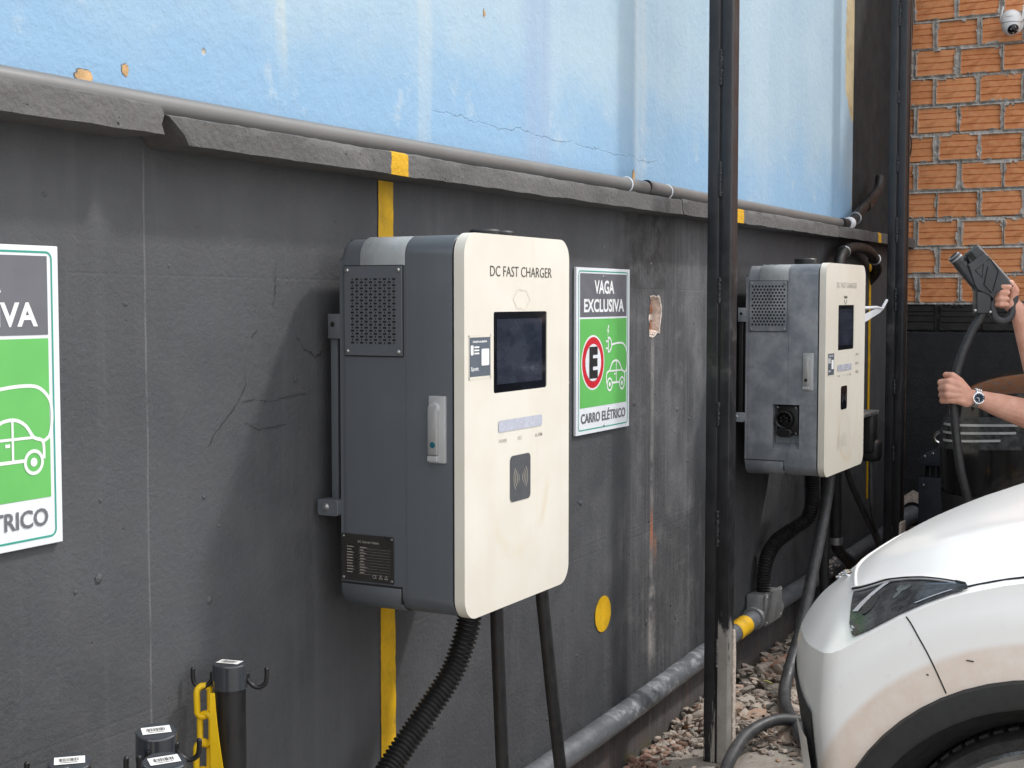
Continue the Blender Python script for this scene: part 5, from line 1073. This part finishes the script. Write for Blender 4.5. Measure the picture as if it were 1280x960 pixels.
    front_patch(.003, .20, .46, .66, .004, 'lower_grille', M['trim']); front_patch(.12, .195, .30, .60, .014, 'bumper_fin', M['white'], .03)
for k in range(5):
    s = .07 + .022 * k; bm = B(); box(bm, top(s, -.25 - .07 * k, .003), (.045, .018, .006), .002); obj('emblem_letter', bm, M['chrome'], wc, 40)
TC = dict(name='black_pickup', label='glossy black pickup parked beyond the white car by the brick wall', cat='pickup', xc=6.98, y0=-.57, paint=M['cblack'], trim=M['trim'],
    plan=[(0, 0), (.004, .2), (.02, .45), (.05, .68), (.09, .82), (.13, .90), (.18, .94), (.26, .962), (.4, .972), (1.2, .975), (4.4, .97), (4.8, .95), (5., .93)],
    edge=[(0, .98), (.05, 1.04), (.12, 1.10), (.2, 1.135), (.4, 1.175), (.8, 1.21), (1.2, 1.23)], crown=[(0, .981), (.03, 1.09), (.08, 1.155), (.16, 1.205), (.3, 1.24), (.5, 1.262), (.8, 1.285), (1.2, 1.31)],
    sill=.38, wheel_s=.92, wheel_z=.40, arch=.50, arch_in=.45, tyre=.40, wheelbase=3.0, length=5., bulge=.015, tuck=.10, under=.06, lip=.02, exp=4, fold=(.7, .012), cabin=(2.0, 3.3, 3.7, 1.78))
tc, ttop, twall, tum, tzs, tzc = car(TC)
for sd in (1, -1):
    def tpatch(s0, s1, z0, z1, push, name, m, parent, rise=0.):
        bm = B(); G = []
        for i in range(13):
            s = s0 + (s1 - s0) * i / 12; r_ = []
            for j in range(7):
                zz = z1 + (z0 - z1) * j / 6 + rise * i / 12; ze = tzs(s); p = twall(s, -sd, max(0, (ze - zz) / (ze - .38)), 0); r_.append(bm.verts.new((p.x - sd * push, p.y + push * .4, p.z)))
            G.append(r_)
        for A, C in zip(G, G[1:]):
            for j in range(6): bm.faces.new((A[j], A[j + 1], C[j + 1], C[j]))
        return obj(name, bm, m, parent, 60)
    hl = tpatch(.075, .56, .925, 1.06, .004, 'headlight', M['lens'], tc, .03)
    for k in range(3): tpatch(.10, .46 - .06 * k, 1.025 - .034 * k, 1.035 - .034 * k, .008, 'light_bar', M['dimbar'], hl, .018)
    tpatch(.04, .30, .52, .74, .006, 'bumper_corner', M['trim'], tc)
    bm = B(); p = twall(.16, -sd, .62, .01); lathe(bm, [(0, .012), (.022, .01), (.028, 0)], p, (Vector((0, 1, 0)), Vector((0, 0, 1)), Vector((-sd, 0, 0))), 16); obj('fog_lamp', bm, M['chrome'], tc)

# ------------------------------------------------------------------ cabinet in the corner
cbn = thing('metal_cabinet', 'dark blue metal cabinet with eye bolt and vent in the far corner', 'cabinet', (7.55, -.36, 0))
bm = B(); bx2(bm, (7.40, -.60, .0), (7.80, -.285, .64), .006); obj('cabinet_body', bm, M['cabinet'], cbn)
bm = B(); bx2(bm, (7.43, -.57, .64), (7.78, -.315, .70)); obj('vent_recess', bm, M['black'], cbn, 0)
bm = B(); A = [(-.285, .70), (-.285, .735), (-.33, .775), (-.60, .815), (-.60, .70)]; prism(bm, A, SIDE(7.80), 0, .40, .004, 2); obj('cabinet_lid', bm, M['cabinet'], cbn)
for k in range(9):
    bm = B(); bx2(bm, (7.405, -.315 - .030 * k, .642), (7.43, -.309 - .030 * k, .699)); obj('vent_fin', bm, M['cabinet'], cbn)
bm = B(); c0 = Vector((7.50, -.375, .840)); tube(bm, [c0 + Vector((0, .030 * math.cos(a), .030 * math.sin(a))) for a in [2 * math.pi * k / 24 for k in range(24)]], .0095, 10, closed=True); cyl(bm, (7.5, -.375, .765), (7.5, -.375, .81), .012); obj('eye_bolt', bm, M['chrome'], cbn, 60)
for y, z in ((-.31, .60), (-.31, .30), (-.315, .748), (-.355, .765)):
    bm = B(); lathe(bm, [(0, .005), (.006, .004), (.008, 0)], (7.40, y, z), 'X', 10); obj('screw', bm, M['steel'], cbn)
# ------------------------------------------------------------------ security camera
sc_ = thing('security_camera', 'white dome security camera with two aerials on the brick wall', 'camera', (8.0, -.605, 3.02))
C0 = Vector((7.98, -.605, 3.035)); K = 1.06
bm = B(); lathe(bm, [(.0, .052), (.022, .048), (.042, .034), (.052, .012), (.054, -.012), (.0545, -.018), (.050, -.020), (0, -.020)], C0, 'Z', 32); obj('upper_shell', bm, M['camw'], sc_, 50)
bm = B(); vv = bmesh.ops.create_uvsphere(bm, u_segments=32, v_segments=20, radius=.050)['verts']
for v in vv: v.co = Vector((v.co.x, v.co.y, min(v.co.z, .02) * 1.15 )) + C0 + Vector((0, 0, -.028))
obj('lower_shell', bm, M['camw'], sc_, 50)
bm = B(); vv = bmesh.ops.create_uvsphere(bm, u_segments=24, v_segments=16, radius=.031)['verts']; d = Vector((-.80, -.42, -.42)).normalized()
for v in vv: v.co += C0 + Vector((0, 0, -.040)) + d * .027
ln = obj('lens_window', bm, M['glass'], sc_, 60)
for a in range(4):
    bm = B(); s_ = d.orthogonal().normalized(); u_ = d.cross(s_); p = C0 + Vector((0, 0, -.040)) + d * .053 + (s_ * math.cos(R(90 * a + 30)) + u_ * math.sin(R(90 * a + 30))) * .017; vv = bmesh.ops.create_icosphere(bm, subdivisions=1, radius=.0045)['verts']; bmesh.ops.translate(bm, vec=p, verts=vv); obj('infrared_led', bm, M['zinc'], ln)
bm = B(); vv = bmesh.ops.create_icosphere(bm, subdivisions=2, radius=.011)['verts']; bmesh.ops.translate(bm, vec=C0 + Vector((0, 0, -.04)) + d * .050, verts=vv); obj('lens', bm, M['blackp'], ln)
for s in (-1, 1):
    bm = B(); tube(bm, [C0 + Vector((.01, -s * .050, -.002)), C0 + Vector((.01, -s * .058, 0.)), C0 + Vector((.02, -s * (.045 if s < 0 else .06), .075))], [.007, .006, .0045], 10); obj('aerial', bm, M['camw'], sc_, 60)
bm = B(); cyl(bm, C0 + Vector((.0, 0, -.01)), (8.10, -.605, 3.03), .03); lathe(bm, [(0, .012), (.05, .012), (.054, 0)], (8.10, -.605, 3.03), 'X', 24); obj('mount', bm, M['camw'], sc_)
scribble(M['txtgrey'], sc_, lambda a, b, d_: (C0.x - math.sqrt(max(0, .0535 ** 2 - a * a)) - .0006, C0.y - a, C0.z + b), -.02, .005, .04, .006, 0, 9)

# ------------------------------------------------------------------ person holding the connector
HB = Vector((4.786, -.955, 1.255)); 
def cam_pt(o, a, b, c): return o + rt_ * a + Vector((0, 0, b)) + fwh * c
def capsules(chains, voxel, name, m, parent, smooth=4, shrink=0):
    bm = B()
    for ch in chains:
        for (p, r), (q, s) in zip(ch, ch[1:]):
            p, q = V3(p), V3(q); L = (q - p).length
            tube(bm, [p.lerp(q, k / 3) for k in range(4)], [r + (s - r) * k / 3 for k in range(4)], 16)
        for p, r in ch:
            vv = bmesh.ops.create_icosphere(bm, subdivisions=3, radius=r)['verts']; bmesh.ops.translate(bm, vec=p, verts=vv)
    me = bpy.data.meshes.new("tmp"); bm.to_mesh(me); bm.free(); o = bpy.data.objects.new("tmp", me); COL.objects.link(o)
    r = o.modifiers.new("r", 'REMESH'); r.mode = 'VOXEL'; r.voxel_size = voxel; s = o.modifiers.new("s", 'SMOOTH'); s.iterations = smooth; s.factor = .5
    nm = evaluated(o); bpy.data.objects.remove(o); nm.materials.clear(); nm.name = name; return link(name, nm, m, parent, 180)
per = thing('person', 'person mostly out of frame, bare forearms holding up a charging connector and its cable', 'person', (5.02, -1.36, 0))
LW = Vector((4.800, -1.010, 1.232)); LE = Vector((4.915, -1.245, 1.150)); LS = Vector((4.86, -1.40, 1.41)); RW = Vector((4.902, -1.125, 1.517)); RE = Vector((4.965, -1.20, 1.252)); RS = Vector((5.17, -1.28, 1.41)); HC = Vector((5.035, -1.268, 1.60))
body = []
# left hand: back of the hand towards the camera, fingers curled round the cable
O = Vector((4.774, -.950, 1.255))
Lk = [cam_pt(O, -.026, .030, -.030), cam_pt(O, -.033, .010, -.034), cam_pt(O, -.031, -.011, -.032), cam_pt(O, -.023, -.030, -.026)]
for i, kp in enumerate(Lk):
    b_ = kp.z - O.z; rr_ = (.0115, .0118, .0112, .0100)[i]
    body.append([(cam_pt(O, .036, -.016 - .004 * i + b_ * .25, -.020), .019), (cam_pt(O, .006, b_ * .8 - .006, -.033), .0145), (kp, rr_ + .0012), (cam_pt(O, -.045 + .002 * i, b_ - .004, -.004), rr_), (cam_pt(O, -.026, b_ - .007, .024), rr_ - .0008), (cam_pt(O, -.002, b_ - .009, .024), rr_ - .002)])
body.append([(cam_pt(O, .030, .000, -.022), .019), (cam_pt(O, .008, .030, -.024), .0155), (cam_pt(O, -.010, .048, -.014), .0125), (cam_pt(O, -.026, .050, .004), .0108)])
body.append([(cam_pt(O, .034, -.020, -.018), .026), (LW, .0255), (LW.lerp(LE, .3), .038), (LW.lerp(LE, .65), .049), (LE, .047), (LE.lerp(LS, .5), .052), (LS, .056)])
# right hand: palm behind the grip, fingers through the loop with their tips turned back towards the camera
O2 = Vector((4.868, -1.082, 1.574))
for i in range(4):
    b_ = .020 - .0195 * i; sh = -.002 * i * (i - 1) * .6 + .004 * i; rr_ = (.0098, .0102, .0098, .0088)[i]
    body.append([(cam_pt(O2, .030, -.030, .018), .020), (cam_pt(O2, .022 - .004 * i, b_ - .002, .030), .012), (cam_pt(O2, -.012 - sh, b_ + .002, .020), rr_ + .0006), (cam_pt(O2, -.022 - sh, b_ + .001, -.004), rr_), (cam_pt(O2, -.010 - sh, b_, -.023), rr_ - .0006), (cam_pt(O2, .012 - sh * 1.3, b_ - .001, -.025), rr_ - .0016)])
body.append([(cam_pt(O2, .034, -.028, .010), .021), (cam_pt(O2, .036, .006, -.004), .016), (cam_pt(O2, .020, .030, -.014), .0122), (cam_pt(O2, .002, .036, -.014), .0105)])
body.append([(cam_pt(O2, .032, -.036, .012), .027), (RW, .026), (RW.lerp(RE, .35), .034), (RW.lerp(RE, .7), .041), (RE, .040), (RE.lerp(RS, .5), .047), (RS, .056)])
TC_ = Vector((5.015, -1.34, 0)); ax_ = (RS - LS).normalized(); fx_ = Vector((-ax_.y, ax_.x, 0)); 
P = lambda a, f, z: TC_ + ax_ * a + fx_ * f + Vector((0, 0, z))
for a in (-.08, 0, .08): body.append([(P(a, 0, 1.36), .105), (P(a, .01, 1.22), .105), (P(a * .9, .0, 1.05), .10), (P(a, -.02, .93), .11)])
body.append([(LS, .06), (P(0, -.01, 1.43), .07), (RS, .06)]); body.append([(P(0, 0, 1.42), .062), (HC + Vector((0, -.02, -.10)), .055), (HC, .06)])
for s in (-1, 1): body.append([(P(.09 * s, -.02, .92), .10), (P(.10 * s, .0, .70), .082), (P(.10 * s, .01, .48), .058), (P(.10 * s, -.03, .28), .055), (P(.10 * s, -.04, .09), .042), (P(.11 * s, .06, .035), .035)])
fc = fx_; up_ = Vector((0, 0, 1))
for k in (-1, 1): body.append([(HC + up_ * .03 + ax_ * .018 * k, .078), (HC - fc * .025 + up_ * .035 + ax_ * .015 * k, .082)])
body.append([(HC + fc * .03 - up_ * .02, .062), (HC + fc * .045 - up_ * .075, .042), (HC + fc * .055 - up_ * .10, .026)]); body.append([(HC + fc * .088 + up_ * .02, .010), (HC + fc * .108 - up_ * .02, .014)])
body.append([(HC + fc * .078 - up_ * .055 - ax_ * .02, .009), (HC + fc * .090 - up_ * .055, .011), (HC + fc * .078 - up_ * .055 + ax_ * .02, .009)])
for k in (-1, 1): body.append([(HC + ax_ * .085 * k + up_ * .025 - fc * .01, .014), (HC + ax_ * .085 * k - up_ * .02 - fc * .0, .011)])
capsules(body, .003, 'body', M['skin'], per, 3)
for k in (-1, 1):
    bm = B(); vv = bmesh.ops.create_uvsphere(bm, u_segments=12, v_segments=8, radius=.013)['verts']; bmesh.ops.translate(bm, vec=HC + fc * .080 + ax_ * .032 * k + up_ * .022, verts=vv); obj('eye', bm, M['eye'], per, 60)
hair = [[(HC + up_ * .055 + ax_ * .02 * k, .084), (HC - fc * .035 + up_ * .045 + ax_ * .018 * k, .088), (HC - fc * .05 - up_ * .03, .066)] for k in (-1, 1)] + [[(HC + fc * .06 + up_ * .085 - ax_ * .04, .034), (HC + fc * .115 + up_ * .055 - ax_ * .02, .026), (HC + fc * .115 + up_ * .055 + ax_ * .02, .026), (HC + fc * .06 + up_ * .085 + ax_ * .04, .034)]]
capsules(hair, .006, 'hair', M['hair'], per, 2)
sh = [[(P(a, 0, 1.37), .113), (P(a, .01, 1.2), .112), (P(a * .95, 0, 1.02), .112), (P(a, -.01, .90), .118)] for a in (-.085, 0, .085)] + [[(P(-.17, 0, 1.40), .068), (P(0, -.01, 1.42), .078), (P(.17, 0, 1.40), .068)], [(LS, .068), (LS.lerp(LE, .55), .060)], [(RS, .068), (RS.lerp(RE, .55), .059)]]
capsules(sh, .008, 'shirt', M['navy'], per, 3)
capsules([[(P(.09 * s, -.02, .92), .112), (P(.10 * s, .0, .70), .092), (P(.10 * s, .01, .48), .070), (P(.10 * s, -.03, .28), .066), (P(.10 * s, -.04, .10), .058)] for s in (-1, 1)], .008, 'trousers', M['jeans'], per, 3)
for s in (-1, 1): capsules([[(P(.10 * s, -.06, .045), .044), (P(.105 * s, .03, .04), .042), (P(.11 * s, .12, .035), .035)]], .006, 'shoe', M['blackp'], per, 2)
# watch on the left wrist
wt = thing('wristwatch', 'steel wristwatch with dark dial on the person\u2019s left wrist'.replace('\u2019', "'"), 'watch', tuple(LW))
d = (LE - LW).normalized(); face = (-fwh * .86 + Vector((0, 0, .10)) - rt_ * .20); face = (face - d * face.dot(d)).normalized(); s_ = d.cross(face); Wc = LW + d * .004
bm = B()
ringp = []
for k in range(40):
    a = 2 * math.pi * k / 40; p = Wc + face * math.cos(a) * .0295 + s_ * math.sin(a) * .0290; ringp.append(p)
for w in (-.007, 0, .007): tube(bm, [p + d * w for p in ringp], .0042, 6, closed=True)
obj('bracelet', bm, M['chrome'], wt, 60)
bm = B(); axw = (d, s_, face); lathe(bm, [(0, .0), (.020, 0), (.0205, .007), (.0185, .010), (.016, .0105)], Wc + face * .027, axw, 32); lathe(bm, [(0, .003), (.003, .003), (.003, 0)], Wc + face * .031 + s_ * .021, axw, 8); obj('case', bm, M['chrome'], wt, 40)
bm = B(); lathe(bm, [(0, .0100), (.0165, .0100)], Wc + face * .027, axw, 32); dl = obj('dial', bm, M['dial'], wt, 0)
bm = B()
for ang, L_ in ((20, .011), (-80, .008)): e_ = s_ * math.cos(R(ang)) + d * math.sin(R(ang)); tube(bm, [Wc + face * .0376, Wc + face * .0376 + e_ * L_], .0008, 6)
for k in range(12): e_ = s_ * math.cos(R(30 * k)) + d * math.sin(R(30 * k)); tube(bm, [Wc + face * .0374 + e_ * .0125, Wc + face * .0374 + e_ * .0150], .0006, 6)
obj('hands_and_marks', bm, M['swhite'], dl, 0)

# ------------------------------------------------------------------ hand-held connector with its cable
gun = thing('charging_connector', 'black charging connector raised in the person\'s hand, its cable gripped below', 'connector', (4.83, -1.0, 1.5))
PX = 4.66 / 1775 / 8; G0 = Vector((4.834, -1.024, 1.603))       # local drawing scale of the connector outline
def gp(a, b, d): return G0 + rt_ * ((a - 530) * PX) + Vector((0, 0, (470 - b) * PX)) - fwh * d
def cyl2(bm, a, b, r0, r1, d=0., n=24): tube(bm, [gp(*a, d), gp(*b, d)], [r0, r1], n)
bm = B(); prism(bm, [(345, 285), (520, 160), (560, 205), (640, 300), (760, 420), (815, 500), (700, 505), (655, 560), (610, 640), (590, 560), (450, 545), (430, 480)][::-1], gp, -.024, .026, .006, 3); obj('grip_body', bm, M['gun'], gun)
bm = B(); prism(bm, [(452, 520), (605, 520), (592, 765), (455, 765)][::-1], gp, -.020, .021, .006, 3); obj('cable_neck', bm, M['gun'], gun)
bm = B(); cyl2(bm, (236, 196), (300, 262), .0215, .0215); cyl2(bm, (300, 262), (500, 535), .0235, .015); 
obj('lower_barrel', bm, M['gun'], gun)
bm = B(); cyl2(bm, (231, 190), (262, 224), .0195, .0225); obj('barrel_ring', bm, M['gunedge'], gun)
bm = B(); cyl2(bm, (229.5, 188.5), (234, 193), .0155, .0155); obj('barrel_mouth', bm, M['black'], gun)
bm = B(); prism(bm, [(345, 190), (455, 97), (535, 180), (590, 250), (480, 300), (380, 280)][::-1], gp, -.022, .024, .005, 3); obj('upper_barrel', bm, M['gun'], gun)
bm = B(); prism(bm, [(345, 185), (385, 150), (440, 215), (400, 248)][::-1], gp, .0, .0252, .0005, 1); obj('upper_mouth', bm, M['black'], gun)
bm = B(); P_ = [gp(a, b, .015) for a, b in ((455, 95), (530, 178), (640, 290), (760, 420), (828, 500))]; tube(bm, P_, .0045, 8); obj('top_ridge', bm, M['gunedge'], gun, 60)
bm = B(); P_ = [gp(a, b, .0275) for a, b in ((505, 275), (425, 335), (495, 410))]; tube(bm, P_, .0012, 6, closed=True); obj('triangle_mark', bm, M['black'], gun, 60)
bm = B(); P_ = [gp(a, b, .027) for a, b in ((540, 240), (575, 225), (655, 345), (605, 540))]; tube(bm, P_, .0016, 6); P_ = [gp(a, b, .027) for a, b in ((548, 300), (515, 480), (590, 560))]; tube(bm, P_, .0016, 6); obj('moulded_line', bm, M['black'], gun, 60)
bm = B(); P_ = smooth_path([gp(a, b, 0) for a, b in ((640, 480), (628, 600), (630, 730), (665, 810), (740, 838), (805, 800), (838, 700), (850, 560), (815, 475))], 5); tube(bm, P_, .0125, 14); obj('loop_handle', bm, M['gun'], gun, 60)
for a, b in ((440, 735), (590, 750)):
    bm = B(); vv = bmesh.ops.create_icosphere(bm, subdivisions=2, radius=.005)['verts']; bmesh.ops.translate(bm, vec=gp(a, b, .019), verts=vv); obj('screw', bm, M['steel'], gun, 60)
bm = B(); P_ = smooth_path([gp(520, 700, 0), gp(515, 800, 0), (4.818, -.994, 1.445), (4.790, -.962, 1.345), (4.775, -.949, 1.25), (4.772, -.955, 1.15), (4.774, -.975, 1.0), (4.790, -1.005, .84), (4.80, -1.0, .6), (4.82, -.92, .3), (4.95, -.7, .06), (5.6, -.62, .05), (6.35, -.58, .05), (6.72, -.40, .20), (6.578, -.30, .393), (6.38, -.30, .52), (6.196, -.30, .637), (5.99, -.30, .78), (5.84, -.30, .93)], 10)
P_ = P_; tube(bm, P_, .0142, 14); obj('cable', bm, M['rubber'], gun, 60)
